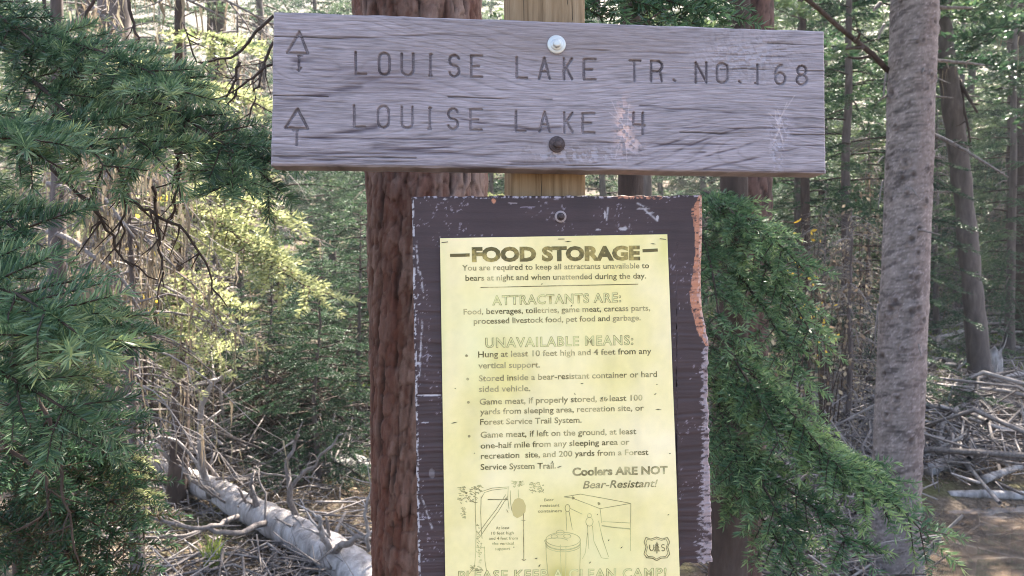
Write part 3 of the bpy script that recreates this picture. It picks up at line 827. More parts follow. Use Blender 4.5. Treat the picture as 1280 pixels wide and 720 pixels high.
# ------------------------------------------------------------------ needle shoots
def shoot_tpl(Ls, n, nl, w, seed, flat=False, ang=(48, 72), stem=.0012):
    """one fir shoot along +X: needles all round (or combed to the sides)"""
    r = np.random.RandomState(seed)
    t = np.sort(r.uniform(.0, 1, n)); 
    ph = r.uniform(0, 2 * PI, n)
    if flat:
        side = r.randint(0, 2, n)
        ph = np.where(side, r.normal(.25, .45, n), PI - r.normal(.25, .45, n))
    a = R_(1) * (r.uniform(ang[0], ang[1], n) * (1 - .62 * np.clip((t - .75) / .25, 0, 1)))
    ln = nl * r.uniform(.75, 1.1, n) * (1 - .25 * t) * (.7 + .3 * np.clip(t / .15, 0, 1))
    d = np.stack([np.cos(a), np.sin(a) * np.cos(ph), np.sin(a) * np.sin(ph) + .08], -1)
    d /= np.linalg.norm(d, axis=1)[:, None]
    o = np.stack([t * Ls, np.zeros(n), -.04 * Ls * t ** 2], -1)
    sd_ = np.cross(d, r.normal(size=(n, 3))); sd_ /= np.linalg.norm(sd_, axis=1)[:, None]
    up = np.cross(sd_, d)
    w_ = w * r.uniform(.8, 1.15, n)[:, None] / 2
    mid = o + d * ln[:, None] * .55; tip = o + d * ln[:, None] + up * ln[:, None] * .06
    V = np.stack([o - sd_ * w_ * .5, o + sd_ * w_ * .5, mid + sd_ * w_, tip, mid - sd_ * w_], 1).reshape(-1, 3)
    b = np.arange(n) * 5
    Q = np.stack([b, b + 1, b + 2, b + 4], -1); T = np.stack([b + 4, b + 2, b + 3], -1)
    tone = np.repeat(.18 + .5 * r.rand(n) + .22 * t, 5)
    return V, Q, T, tone

TN = [shoot_tpl(.085, 56, .040, .0029, s, flat=(s % 2 == 1), ang=(38, 66)) for s in range(4)]
TM_ = [shoot_tpl(.10, 36, .038, .0046, s + 10, flat=(s % 2 == 1)) for s in range(4)]
TF = [shoot_tpl(.16, 26, .036, .0075, s + 20, flat=True) for s in range(4)]
TFF = [shoot_tpl(.24, 20, .060, .016, s + 30, flat=True) for s in range(4)]

def frame(d, up):
    d = norm(d); s_ = np.cross(up, d)
    if np.linalg.norm(s_) < 1e-3: s_ = np.cross((1, 0, 0.2), d)
    s_ = norm(s_)
    return np.stack([d, s_, np.cross(d, s_)])

class Needles:
    def __init__(s, tpl): s.tpl = tpl; s.pl = [[] for _ in tpl]
    def put(s, o, d, up, sc, tone, r):
        s.pl[r.randint(len(s.tpl))].append((o, frame(d, up) * sc, tone))
    def fill(s, mb, m=0):
        for tp, pl in zip(s.tpl, s.pl):
            if not pl: continue
            V, Q, T, tn = tp
            Fr = np.array([p[1] for p in pl]); O = np.array([p[0] for p in pl]); tt_ = np.array([p[2] for p in pl])
            VV = np.einsum('vk,pkj->pvj', V, Fr) + O[:, None]
            k = len(pl); off = (np.arange(k) * len(V))[:, None, None]
            mb.add(VV.reshape(-1, 3), (Q[None] + off).reshape(-1, 4), (T[None] + off).reshape(-1, 3), m, (tn[None] + tt_[:, None]).ravel())

def curve_pts(p0, p1, sag, n, r, wob=.02):
    t = np.linspace(0, 1, n)[:, None]
    Ln = np.linalg.norm(np.asarray(p1) - p0)
    p = p0 + (p1 - p0) * t + np.array((0, 0, 1)) * sag * Ln * 4 * t * (1 - t)
    w = r.normal(size=(n, 3)) * wob * Ln
    w[0] = 0; w[-1] = 0
    return p + np.cumsum(w, 0) * .15

def make_bough(parent, p0, p1, spread, seed, tpl=TN, sh=.075, sag=.08, mneed=M_NEAR, mwood=M_TWIG, upv=(0, 0, 1), r0=.006, tone=0., step=None, bare=.1, hang=-.12, side=.75, name='bough'):
    """a bough: woody stem and side twigs as one mesh, its needles as a child"""
    r = np.random.RandomState(seed)
    p0 = np.asarray(p0, float); p1 = np.asarray(p1, float); upv = norm(upv)
    Ln = np.linalg.norm(p1 - p0); step = step or sh * .55
    n = max(6, int(Ln / .03)); c = curve_pts(p0, p1, sag, n, r)
    W_ = MB(); N_ = Needles(tpl)
    W_.tube(c, np.linspace(r0, r0 * .2, n), 6, tone=.4)
    T = np.gradient(c, axis=0); T /= np.linalg.norm(T, axis=1)[:, None]
    ns = max(3, int(Ln / step))
    for i in range(ns):
        t = bare + (1 - bare) * (i + r.rand() * .6) / ns
        q = min(n - 1, int(t * (n - 1)))
        base_, tg = c[q], T[q]
        sv = norm(np.cross(upv, tg))
        if r.rand() < .75 and t > bare * 1.2:
            N_.put(base_, tg, upv, sh / .09 * r.uniform(.8, 1.05), tone + r.uniform(-.12, .12), r)
        for sg_ in (-1, 1):
            if r.rand() > .92: continue
            l = spread * (1 - t) ** .6 * r.uniform(.55, 1.1) + sh * .5
            a = R_(r.uniform(38, 62))
            d = norm(tg * math.cos(a) + sv * sg_ * math.sin(a) + upv * r.uniform(hang - .12, hang + .18))
            k = max(2, int(l / (sh * .62)))
            pts = [base_]
            dd = d.copy(); tt_ = tone + r.uniform(-.14, .14)
            for u in range(k):
                dd = norm(dd + r.normal(size=3) * .07 + np.array((0, 0, hang * .12)) + tg * .05)
                o = pts[-1]
                N_.put(o, dd, upv + r.normal(size=3) * .2, sh / .085 * r.uniform(.8, 1.1) * (1 - .15 * u / k), tt_ + .10 * u / k, r)
                if r.rand() < side and u < k - 1:
                    s2 = r.choice((-1, 1)); sv2 = norm(np.cross(upv, dd))
                    d2 = norm(dd * .7 + sv2 * s2 * .7 + upv * r.uniform(-.2, .15))
                    N_.put(o, d2, upv, sh / .085 * r.uniform(.6, .9), tt_ + r.uniform(-.05, .12), r)
                pts.append(o + dd * sh * .62)
            W_.tube(np.array(pts), np.linspace(.0022, .0009, len(pts)) * r0 / .006, 3, tone=.5, cap=False)
    N_.put(c[-1], T[-1], upv, sh / .085, tone + .1, r)
    b = W_.build(name, mwood, parent, smooth=True)
    nb = MB(); N_.fill(nb)
    nm = nb.mesh('needles', [mneed])
    o = bpy.data.objects.new('needles', nm); COL.objects.link(o); o.parent = b; o['kind'] = 'stuff'
    return b

def trunk_rings(mb, pts, rads, n, m=0, tone=.5, rough=.0, seed=0):
    mb.tube(pts, rads, n, m, tone)

# ------------------------------------------------------------------ detailed bark trunks near the camera
def bark_trunk(name, label, pxs, d, zlo, zhi, style, crown=None, seed=1, top=9.0):
    """pxs: rows (py, left px, right px) of the trunk's outline at depth d"""
    th_ = thing(name, label, 'tree', (float(P((pxs[-1][1] + pxs[-1][2]) / 2, 360, d)[0]), d, 0))
    rows = []
    for py, xa, xb in pxs:
        a = P(xa, py, d); b = P(xb, py, d); rows.append((a[2], (a[0] + b[0]) / 2, (b[0] - a[0]) / 2, a[1]))
    rows.sort()
    rz = [q[0] for q in rows]
    nz, nt = style['nz'], style['nt']
    z = np.concatenate([np.linspace(-.4, zlo, 30)[:-1], np.linspace(zlo, zhi, nz), np.linspace(zhi, top, 60)[1:]])
    def ext(col, zz):
        v = [q[col] for q in rows]
        y = np.interp(zz, rz, v)
        sl = (v[-1] - v[0]) / (rz[-1] - rz[0])
        y = np.where(zz > rz[-1], v[-1] + sl * (zz - rz[-1]), y); y = np.where(zz < rz[0], v[0] + sl * (zz - rz[0]), y)
        return y
    cx = ext(1, z); rr = np.interp(z, rz, [q[2] for q in rows])
    rr = np.where(z > rz[-1], rr * np.clip((top - z) / (top - rz[-1]), .05, 1), rr)
    rr = rr + np.where(z < .35, (.35 - z) ** 2 * .25 * rr / .12, 0)
    th = np.linspace(0, 2 * PI, nt, endpoint=False)
    TH, Z = np.meshgrid(th, z)
    C, Hh = style['fn'](TH, Z, rr[:, None] + 0 * TH)
    Rr = rr[:, None] + Hh
    V = np.stack([cx[:, None] + Rr * np.cos(TH), d + Rr * np.sin(TH), Z], -1).reshape(-1, 3)
    k = len(z); i = np.arange(k - 1)[:, None] * nt; j = np.arange(nt)[None, :]; j2 = (j + 1) % nt
    mb = MB(); mb.add(V, np.stack([i + j, i + j2, i + nt + j2, i + nt + j], -1).reshape(-1, 4), col=C.reshape(-1, 3))
    mb.build('trunk', M_BARKP, th_, smooth=True)
    return th_, (lambda zz: np.array((float(np.interp(zz, z, cx)), d, zz))), (lambda zz: float(np.interp(zz, z, rr)))

def cyl_noise(TH, Z, ft, fz, seed, o=3):
    """seamless round the trunk"""
    a = fbm(np.cos(TH) * ft + 5 + seed, Z * fz + np.sin(TH) * ft, seed, o)
    b = fbm(np.sin(TH) * ft + 15 + seed, Z * fz * 1.03 - np.cos(TH) * ft, seed + 3, o)
    return (a + b) / 2

def plates(TH, Z, nper, zl, seed):
    """bark scales: returns distance-to-crack and a random value per scale"""
    u = TH / (2 * PI) * nper; v = Z / zl
    u = u + .55 * (cyl_noise(TH, Z, 4, 14, seed) - .5) * 2; v = v + .9 * (cyl_noise(TH, Z, 5, 9, seed + 5) - .5) * 2
    iu = np.floor(u); iv = np.floor(v)
    d1 = np.full(TH.shape, 9.0); d2 = np.full(TH.shape, 9.0); idv = np.zeros(TH.shape)
    for a in (-1, 0, 1):
        for b in (-1, 0, 1):
            cu = iu + a; cv = iv + b
            px = cu + hsh(cu % nper, cv, seed + 1) * .9; py = cv + hsh(cu % nper, cv, seed + 2) * .9
            dd = np.hypot(u - px, v - py); rv = hsh(cu % nper, cv, seed + 3)
            near = dd < d1
            d2 = np.where(near, d1, np.minimum(d2, dd)); idv = np.where(near, rv, idv); d1 = np.where(near, dd, d1)
    return d2 - d1, idv

def red_bark(TH, Z, rr):
    TW = TH + .10 * (cyl_noise(TH, Z, 3, 9, 61, 3) - .5)
    e, idv = plates(TW, Z, 26, .042, 3)
    e2, idv2 = plates(TH + .05 * cyl_noise(TH, Z, 9, 60, 31, 2), Z, 75, .018, 8)
    n = cyl_noise(TH, Z, 16, 60, 6, 4); nb = cyl_noise(TH, Z, 2.2, 4, 9, 3); fl = cyl_noise(TH, Z, 22, 22, 44, 3)
    fiss = np.clip((cyl_noise(TH, Z, 12, 14, 71, 4) - .58) * 12, 0, 1)
    flake = np.clip(e * 5 + (fl - .35) * 1.5, 0, 1)
    H = .004 * (idv - .5) + .0022 * flake + .0018 * (idv2 - .5) + .007 * (n - .5) + .004 * (fl - .5) - .006 * fiss
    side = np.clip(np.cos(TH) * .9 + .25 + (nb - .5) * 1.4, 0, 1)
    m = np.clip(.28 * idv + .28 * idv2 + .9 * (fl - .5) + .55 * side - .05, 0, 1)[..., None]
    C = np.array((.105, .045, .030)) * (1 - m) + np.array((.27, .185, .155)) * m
    red = np.clip((cyl_noise(TH, Z, 5, 3, 51, 2) - .50) * 5, 0, 1)[..., None] * .6
    C = C * (1 - red) + np.array((.12, .036, .022)) * red
    C = C * (.62 + .38 * flake[..., None]) * (1 - .6 * fiss[..., None])
    C = C * (.8 + .5 * (n[..., None] - .3))
    return C, H

def grey_bark(TH, Z, rr):
    n = .75 * cyl_noise(TH, Z, 3.2, 150, 6, 4) + .25 * cyl_noise(TH, Z, 9, 45, 7, 4); nb = cyl_noise(TH, Z, 2, 5, 9, 3); nf = cyl_noise(TH, Z, 14, 160, 12, 2)
    lent = np.clip((cyl_noise(TH, Z, 3.5, 150, 17, 2) - .58) * 9, 0, 1)
    H = .0045 * (n - .5) + .012 * (nb - .5) + .0018 * lent
    m = np.clip(.5 + 3.0 * (n - .5) + .8 * (nb - .5), 0, 1)[..., None]
    C = np.array((.125, .104, .100)) * (1 - m) + np.array((.265, .225, .215)) * m
    scar = np.clip((cyl_noise(TH, Z, 1.6, 34, 27, 2) - .60) * 14, 0, 1)[..., None]; C = C * (1 - .45 * scar)
    pink = np.clip(np.cos(TH - R_(-40)) * 1.6 - .5 + (nb - .5) * 1.5, 0, 1)[..., None] * .32
    C = C * (1 - pink) + np.array((.22, .135, .12)) * pink
    C = C * (1 - .35 * lent[..., None]) + np.array((.34, .29, .30)) * (.35 * np.clip((nf - .6) * 8, 0, 1))[..., None]
    rk = np.random.RandomState(12)       # knots and resin scars
    for q in range(70):
        ta = rk.uniform(PI, 2 * PI); za = rk.uniform(.3, 3.0); s_ = rk.uniform(.005, .016)
        da = (np.angle(np.exp(1j * (TH - ta)))) * rr; d = np.hypot(da, (Z - za) * .8)
        k_ = np.exp(-(d / s_) ** 2)[..., None]; C = C * (1 - .8 * k_) + np.array((.05, .035, .03)) * .8 * k_
        H = H + .006 * np.exp(-((d - s_ * 1.3) / (s_ * .7)) ** 2) - .006 * k_[..., 0]
        if q % 4 == 0:
            w = np.exp(-((d - s_ * 2.6) / .004) ** 2)[..., None]; C = C * (1 - .3 * w) + np.array((.12, .07, .05)) * .3 * w
    for q in range(14):     # vertical scratches
        ta = rk.uniform(PI, 2 * PI); za = rk.uniform(.6, 1.6); sl = rk.uniform(-.6, .6)
        da = np.angle(np.exp(1j * (TH - ta))) * rr - (Z - za) * sl
        k_ = (np.exp(-(da / .0022) ** 2) * (np.abs(Z - za) < .06))[..., None]; C = C * (1 - .5 * k_) + np.array((.08, .055, .055)) * .5 * k_
    return C, H

def dark_bark(TH, Z, rr):
    e, idv = plates(TH, Z, 16, .07, 13)
    n = cyl_noise(TH, Z, 6, 30, 16, 3); nb = cyl_noise(TH, Z, 2, 4, 19, 3)
    H = .006 * (idv - .5) + .004 * np.clip(e * 4, 0, 1)
    m = np.clip(.5 * idv + .9 * (nb - .4), 0, 1)[..., None]
    C = (np.array((.05, .028, .024)) * (1 - m) + np.array((.17, .095, .08)) * m) * (.4 + .6 * np.clip(e * 4, 0, 1)[..., None])
    return C, H

red_tree, redc, redr = bark_trunk('red_barked_tree', 'tree trunk with flaky red brown bark standing directly behind the signs', [(-60, 440, 598), (0, 445, 600), (230, 461, 608), (450, 464, 600), (720, 466, 598)], 1.62, .9, 2.3, dict(nz=420, nt=230, fn=red_bark))
grey_tree, gryc, gryr = bark_trunk('grey_barked_tree', 'pale grey trunk with dark knots and short dead stubs beside the stream', [(-40, 1112, 1167), (0, 1111, 1166), (230, 1107, 1161), (480, 1099, 1156), (600, 1095, 1152), (720, 1094, 1153)], 4.0, 0.0, 3.2, dict(nz=420, nt=130, fn=grey_bark))
dark_tree, drkc, drkr = bark_trunk('dark_barked_tree', 'dark reddish trunk half hidden behind the notice board and the green bough', [(-40, 905, 962), (0, 905, 962), (260, 902, 962), (480, 895, 958), (720, 890, 952)], 3.1, .5, 2.8, dict(nz=200, nt=100, fn=dark_bark))

def twig_on(parent, a, b, r0, r1, m, seed, sag=.0, wob=.05, n=9, name='dead_branch', fork=0, ftip=.5):
    r = np.random.RandomState(seed); mb = MB()
    c = curve_pts(np.asarray(a, float), np.asarray(b, float), sag, n, r, wob)
    mb.tube(c, np.linspace(r0, r1, n), 7)
    Ln = np.linalg.norm(c[-1] - c[0]); ax = norm(c[-1] - c[0])
    for q in range(fork):
        t = r.randint(2, n - 1)
        d = norm(ax * r.uniform(.3, .9) + norm(np.cross(ax, r.normal(size=3))) * .8)
        e = c[t] + d * Ln * ftip * r.uniform(.3, 1) * (1 - t / n + .2)
        k = 5; cc = curve_pts(c[t], e, r.uniform(-.1, .1), k, r, .06)
        mb.tube(cc, np.linspace(max(r1, r0 * .45), r1 * .5, k), 5)
    return mb.build(name, m, parent, smooth=True)

# stubs and dead branches of the grey trunk
for (ax_, ay, bx, by, dd, r0, f_) in ((1165, 75, 1230, 84, 0, .010, 3), (1158, 76, 1152, 92, -.1, .009, 0), (1162, 8, 1215, 12, 0, .011, 1), (1108, 90, 1101, 122, 0, .006, 1), (1108, 120, 1098, 124, 0, .007, 0), (1166, 120, 1192, 121, 0, .006, 0), (1166, 196, 1180, 198, 0, .007, 0),
                                      (1148, 287, 1178, 296, -.12, .005, 0), (1166, 240, 1190, 240, 0, .004, 0), (1104, 196, 1097, 205, 0, .006, 0), (1166, 96, 1188, 104, 0, .004, 1), (1140, 236, 1150, 250, -.14, .004, 2), (1100, 4, 1092, 14, 0, .012, 1), (1105, 30, 1097, 50, -.05, .007, 1), (1104, 225, 1098, 260, 0, .005, 1),
                                      (1098, 380, 1092, 440, .02, .006, 1), (1148, 430, 1152, 446, -.13, .004, 0)):
    twig_on(grey_tree, P(ax_, ay, 4.0 + dd), P(bx, by, 3.95 + dd), r0, r0 * .5, M_GREYTWIG, int(ax_ + ay), fork=f_)
twig_on(grey_tree, P(1165, 168, 4.0), P(1262, 222, 3.8), .011, .004, M_GREYTWIG, 5, .03, .03, 12, fork=5, ftip=.3)
twig_on(grey_tree, P(1112, 90, 4.0), P(985, -12, 3.7), .014, .010, M_DARKBARK, 6, .02, .02, 12, fork=3, ftip=.3)

# ------------------------------------------------------------------ fir boughs close to the camera, left
def plain_trunk(parent, x, y, r, h, m=M_DARKBARK, lean=(0, 0), name='trunk', z0=-.3, seed=0, loc=True):
    rr = np.random.RandomState(seed); n = 26
    z = np.linspace(z0, h, n); t = np.clip(z / h, 0, 1)
    c = np.stack([x + lean[0] * z + .02 * np.cumsum(rr.normal(size=n)) * .3, y + lean[1] * z + .02 * np.cumsum(rr.normal(size=n)) * .3, z], -1)
    mb = MB(); mb.tube(c, r * (1 - t * .93) * (1 + .35 * np.exp(-np.clip(z, 0, 9) / .18)), 16)
    return mb.build(name, m, parent, smooth=True)

left_fir = thing('fir_tree', 'blue green fir whose needled boughs reach in beside the left end of the trail sign', 'tree', (-1.35, 1.35, 0))
plain_trunk(left_fir, -1.35, 1.35, .09, 6)
NB = [  # start px,py,depth ; end px,py,depth ; spread ; sag ; tone
    ((-160, 330, 1.15), (95, 425, .86), .15, .05, .06, (0, -.7, .7)),
    ((-170, 400, 1.05), (110, 520, .98), .10, .04, -.1, (0, -.5, .8)),
    ((-180, 220, 1.3), (60, 300, 1.05), .11, .05, .0, (0, -.6, .7)),
    ((-190, 130, 1.3), (75, 215, 1.08), .12, .05, .0, (0, -.7, .7)),
    ((-200, 10, 1.5), (100, 95, 1.35), .12, .06, -.16, (0, -.6, .7)),
    ((-100, -20, 1.5), (60, 60, 1.3), .10, .06, -.2, (0, -.6, .7)),
    ((-60, 60, 1.5), (225, 112, 1.25), .11, .08, .05, (0, -.6, .7)),
    ((20, 90, 1.4), (150, 225, 1.18), .10, .05, .04, (0, -.8, .5)),
    ((60, 100, 1.45), (215, 215, 1.2), .09, .05, .02, (0, -.8, .5)),
    ((110, 110, 1.5), (290, 190, 1.25), .10, .06, -.03, (0, -.8, .5)),
    ((170, 120, 1.55), (345, 235, 1.35), .12, .05, -.06, (0, -.8, .5)),
    ((220, 190, 1.5), (350, 205, 1.4), .08, .05, -.08, (0, -.8, .5)),
    ((-120, 480, 1.4), (120, 560, 1.3), .11, .05, -.12, (0, -.5, .8)),
]
NB += [((60, 385, 1.12), (82, 432, .84), .12, .0, .12, (0, 0, 1)), ((-30, 350, 1.1), (10, 395, .9), .11, .0, .05, (0, 0, 1)), ((120, 380, 1.2), (130, 440, .98), .09, 0, .05, (0, 0, 1)), ((15, 150, 1.2), (30, 180, 1.0), .09, .0, .05, (0, 0, 1)),
       ((205, 95, 1.35), (215, 112, 1.15), .07, 0, .12, (0, 0, 1)), ((290, 190, 1.45), (290, 235, 1.25), .09, 0, .0, (0, 0, 1))]
for q, (a, b, sp, sg_, tn, upv) in enumerate(NB):
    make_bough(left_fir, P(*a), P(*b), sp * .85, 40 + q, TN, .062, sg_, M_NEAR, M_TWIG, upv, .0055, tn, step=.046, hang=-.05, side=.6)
# thin bare twigs hanging below the boughs
for q, pts in enumerate([((135, 180, 1.3), (158, 240, 1.3), (150, 320, 1.3)), ((148, 245, 1.3), (185, 262, 1.3), (228, 285, 1.3), (262, 330, 1.32), (266, 372, 1.33)), ((192, 230, 1.3), (200, 300, 1.3), (205, 358, 1.3)),
                         ((225, 190, 1.35), (222, 240, 1.35), (205, 300, 1.35)), ((60, 205, 1.25), (120, 262, 1.25), (150, 320, 1.27), (196, 352, 1.3)), ((160, 0, 1.6), (172, 45, 1.6), (180, 78, 1.6)), ((55, 0, 1.5), (75, 60, 1.5), (110, 85, 1.5), (130, 70, 1.5)),
                         ((340, 20, 1.7), (290, 75, 1.7), (245, 78, 1.65), (230, 30, 1.65)), ((352, 70, 1.7), (300, 110, 1.7), (268, 150, 1.7)), ((300, 76, 1.7), (290, 110, 1.7), (262, 140, 1.7)), ((340, 50, 1.7), (318, 120, 1.7), (308, 165, 1.7)),
                         ((0, 140, 1.4), (50, 160, 1.4), (90, 130, 1.4)), ((40, 470, 1.3), (70, 560, 1.3), (88, 640, 1.3), (100, 720, 1.32)), ((120, -10, 1.6), (95, 50, 1.6), (105, 110, 1.6)), ((-10, 540, 1.3), (60, 600, 1.3), (62, 640, 1.3), (20, 668, 1.3)),
                         ((62, 170, 1.4), (78, 100, 1.4), (60, 30, 1.4))]):
    r = np.random.RandomState(q); mb = MB()
    pp = np.array([P(*z_) for z_ in pts]); t = np.linspace(0, len(pp) - 1, 16)
    c = np.stack([np.interp(t, np.arange(len(pp)), pp[:, k]) for k in range(3)], -1)
    c[1:-1] = (c[:-2] + 2 * c[1:-1] + c[2:]) / 4; c = c + r.normal(size=c.shape) * .0022
    mb.tube(c, np.linspace(.0035, .0012, 16), 6)
    for _ in range(6):
        k = r.randint(3, 15); d = norm(np.array((r.normal() * .8, r.normal() * .4, -.7)))
        mb.tube(np.array([c[k], c[k] + d * .02, c[k] + d * r.uniform(.03, .075) + r.normal(size=3) * .006]), [.0018, .0013, .0006], 4)
    mb.build('hanging_twig', M_TWIG, left_fir, smooth=True)

# second, twiggier young conifer in the lower left
low_fir = thing('young_conifer', 'dark see-through young conifer with sun tinted yellow green tips in the lower left corner', 'tree', (-1.15, 1.75, 0))
plain_trunk(low_fir, -1.15, 1.75, .035, 1.75)
for q, (a, b, sp, tn) in enumerate([((-20, 480, 1.7), (165, 545, 1.55), .12, -.15), ((10, 500, 1.7), (185, 610, 1.6), .12, -.1), ((-20, 560, 1.7), (150, 640, 1.5), .12, -.2), ((-20, 600, 1.7), (175, 690, 1.55), .13, -.25), ((0, 660, 1.7), (150, 740, 1.5), .13, -.25),
                                    ((20, 440, 1.8), (130, 490, 1.7), .10, -.1), ((-30, 530, 1.6), (70, 600, 1.4), .12, -.2), ((-30, 640, 1.6), (70, 700, 1.4), .13, -.22), ((40, 560, 1.8), (190, 655, 1.75), .09, -.3), ((30, 600, 1.75), (120, 760, 1.6), .12, -.3)]):
    make_bough(low_fir, P(*a), P(*b), sp, 140 + q, TM_, .055, .05, M_MID, M_REDTWIG, (0, -.4, .9), .004, tn, hang=-.15, side=.6)
for q, (a, b, sp) in enumerate([((140, 560, 1.7), (172, 612, 1.65), .06), ((20, 610, 1.65), (60, 560, 1.6), .06), ((80, 440, 1.7), (110, 482, 1.62), .05), ((10, 655, 1.6), (40, 640, 1.55), .06), ((120, 590, 1.7), (180, 620, 1.7), .05)]):
    make_bough(low_fir, P(*a), P(*b), sp, 160 + q, TM_, .045, .05, M_SUNNY, M_REDTWIG, (0, -.4, .9), .003, .1, hang=-.1)

# ------------------------------------------------------------------ green bough cascade right of the notice board
right_fir = thing('fir_tree', 'bushy green fir with boughs sweeping down right of the notice board', 'tree', (.72, 2.75, 0))
plain_trunk(right_fir, .72, 2.75, .07, 5.5)
RB = [((880, 245, 2.7), (1000, 340, 2.35), .16, .0), ((880, 250, 2.7), (1020, 430, 2.3), .20, .06), ((880, 300, 2.7), (1000, 470, 2.25), .20, .05), ((870, 280, 2.6), (905, 420, 2.2), .16, -.1),
      ((880, 240, 2.75), (935, 290, 2.4), .14, -.1), ((875, 400, 2.6), (985, 560, 2.15), .18, -.05), ((880, 430, 2.6), (1060, 600, 2.1), .20, .03), ((885, 470, 2.5), (1110, 640, 2.05), .17, .05), ((890, 500, 2.5), (1165, 672, 2.0), .15, .08),
      ((880, 450, 2.6), (930, 620, 2.15), .17, -.12), ((885, 520, 2.5), (1000, 690, 2.05), .18, -.03), ((890, 560, 2.5), (1080, 700, 2.0), .17, .0), ((900, 590, 2.5), (1020, 760, 2.0), .16, -.02),
      ((1000, 560, 2.3), (1120, 610, 2.15), .12, .06), ((900, 350, 2.7), (1010, 400, 2.5), .12, .0)]
for q, (a, b, sp, tn) in enumerate(RB):
    make_bough(right_fir, P(*a), P(*b), sp * .85, 200 + q, TM_, .078, .07, M_MID, M_TWIG, (0, -.45, .9), .007, tn + .12 + .22 * (rs.rand() - .5), hang=-.2, side=.85)
# ------------------------------------------------------------------ dark boughs above the sign
top_fir = thing('fir_tree', 'dark needled fir boughs hanging just above the right half of the trail sign', 'tree', (.55, 2.1, 0))
plain_trunk(top_fir, .30, 2.3, .05, 6.5)
for q, (a, b, sp, tn) in enumerate([((640, -160, 2.2), (760, 5, 1.5), .12, -.15), ((680, -150, 2.2), (830, 12, 1.5), .12, -.1), ((700, -170, 2.2), (885, 10, 1.6), .12, -.1), ((760, -120, 2.1), (850, 30, 1.55), .10, -.2), ((640, -150, 2.2), (735, 15, 1.6), .08, -.2)]):
    make_bough(top_fir, P(*a), P(*b), sp, 240 + q, TM_, .07, .03, M_MID, M_TWIG, (0, -.6, .8), .006, tn, hang=-.1)

# ------------------------------------------------------------------ conifers of the forest
def conifer_mesh(name, H, base, R, nb, seed, tpl, sh, mneed, droop=.25, fill=.9, tone=0, lich=0, trunk_r=.09, mwood=M_DARKBARK, gaps=.1):
    """crown: branches (wood) and needles in one mesh; local coordinates, base at the origin"""
    r = np.random.RandomState(seed); mb = MB(); N_ = Needles(tpl); Ws = MB()
    for i in range(nb):
        t = (i + r.rand()) / nb; z = base + (H - base) * t ** 1.1
        if r.rand() < gaps: continue
        a = i * 2.399 + r.normal() * .3
        l = R * (1 - t) ** .75 * r.uniform(.6, 1.1) + .12
        d = np.array((math.cos(a), math.sin(a), 0.0)); dz = -droop * l * r.uniform(.5, 1.3) + .25 * t * l
        p0 = np.array((0, 0, z)); p1 = p0 + d * l + np.array((0, 0, dz))
        n = 6; c = curve_pts(p0, p1, .08, n, r, .03)
        Ws.tube(c, np.linspace(.003 + .007 * l, .002, n), 4, tone=r.uniform(.1, .5), cap=False)
        sv = np.array((-math.sin(a), math.cos(a), 0)); tn = tone + r.uniform(-.18, .18)
        k = max(2, int(l * fill / (sh * .5)))
        for u in range(k):
            s_ = (.22 + .78 * (u + r.rand()) / k); q = c[0] + (c[-1] - c[0]) * s_ + np.array((0, 0, 4 * .08 * l * s_ * (1 - s_)))
            w = l * .42 * (1 - s_) + sh * .5
            for g in (-1, 0, 1):
                if g == 0:
                    N_.put(q, norm(p1 - p0), (0, 0, 1), sh / .16 * r.uniform(.8, 1.1), tn, r); continue
                dd = norm(d * .75 + sv * g * .8 + np.array((0, 0, r.uniform(-.45, .05))))
                m_ = max(1, int(w / (sh * .8)))
                for v in range(m_):
                    N_.put(q + dd * v * sh * .7, dd + r.normal(size=3) * .12, (0, 0, 1), sh / .16 * r.uniform(.75, 1.1), tn + .1 * v / m_ + r.uniform(-.08, .08), r)
        if lich and r.rand() < lich:
            for _ in range(r.randint(2, 6)):
                s_ = r.uniform(.2, .95); q = c[0] + (c[-1] - c[0]) * s_
                strand(mb, q, r.uniform(.08, .4), r, 2)
    N_.fill(mb, 0)
    mb.add(np.vstack(Ws.V), np.vstack(Ws.Q), None, 1, np.concatenate(Ws.A))
    return mb.mesh(name, [mneed, mwood, M_LICHEN])

def strand(mb, o, l, r, m, w=None):
    """one ragged strand of beard lichen hanging from o"""
    k = max(3, int(l / .05)); p = [np.array(o)]
    for _ in range(k): p.append(p[-1] + np.array((r.normal() * .008, r.normal() * .008, -l / k)))
    p = np.array(p); w = w or r.uniform(.003, .010); a = r.uniform(0, PI)
    sd_ = np.array((math.cos(a), math.sin(a), 0)); ww = (w * r.uniform(.4, 1.2, len(p)) * np.linspace(1, .15, len(p)))[:, None]
    V = np.vstack([p + sd_ * ww, p - sd_ * ww]); n = len(p); q = np.arange(n - 1)
    mb.add(V, np.stack([q, q + 1, q + 1 + n, q + n], -1), None, m, r.uniform(.2, .9))

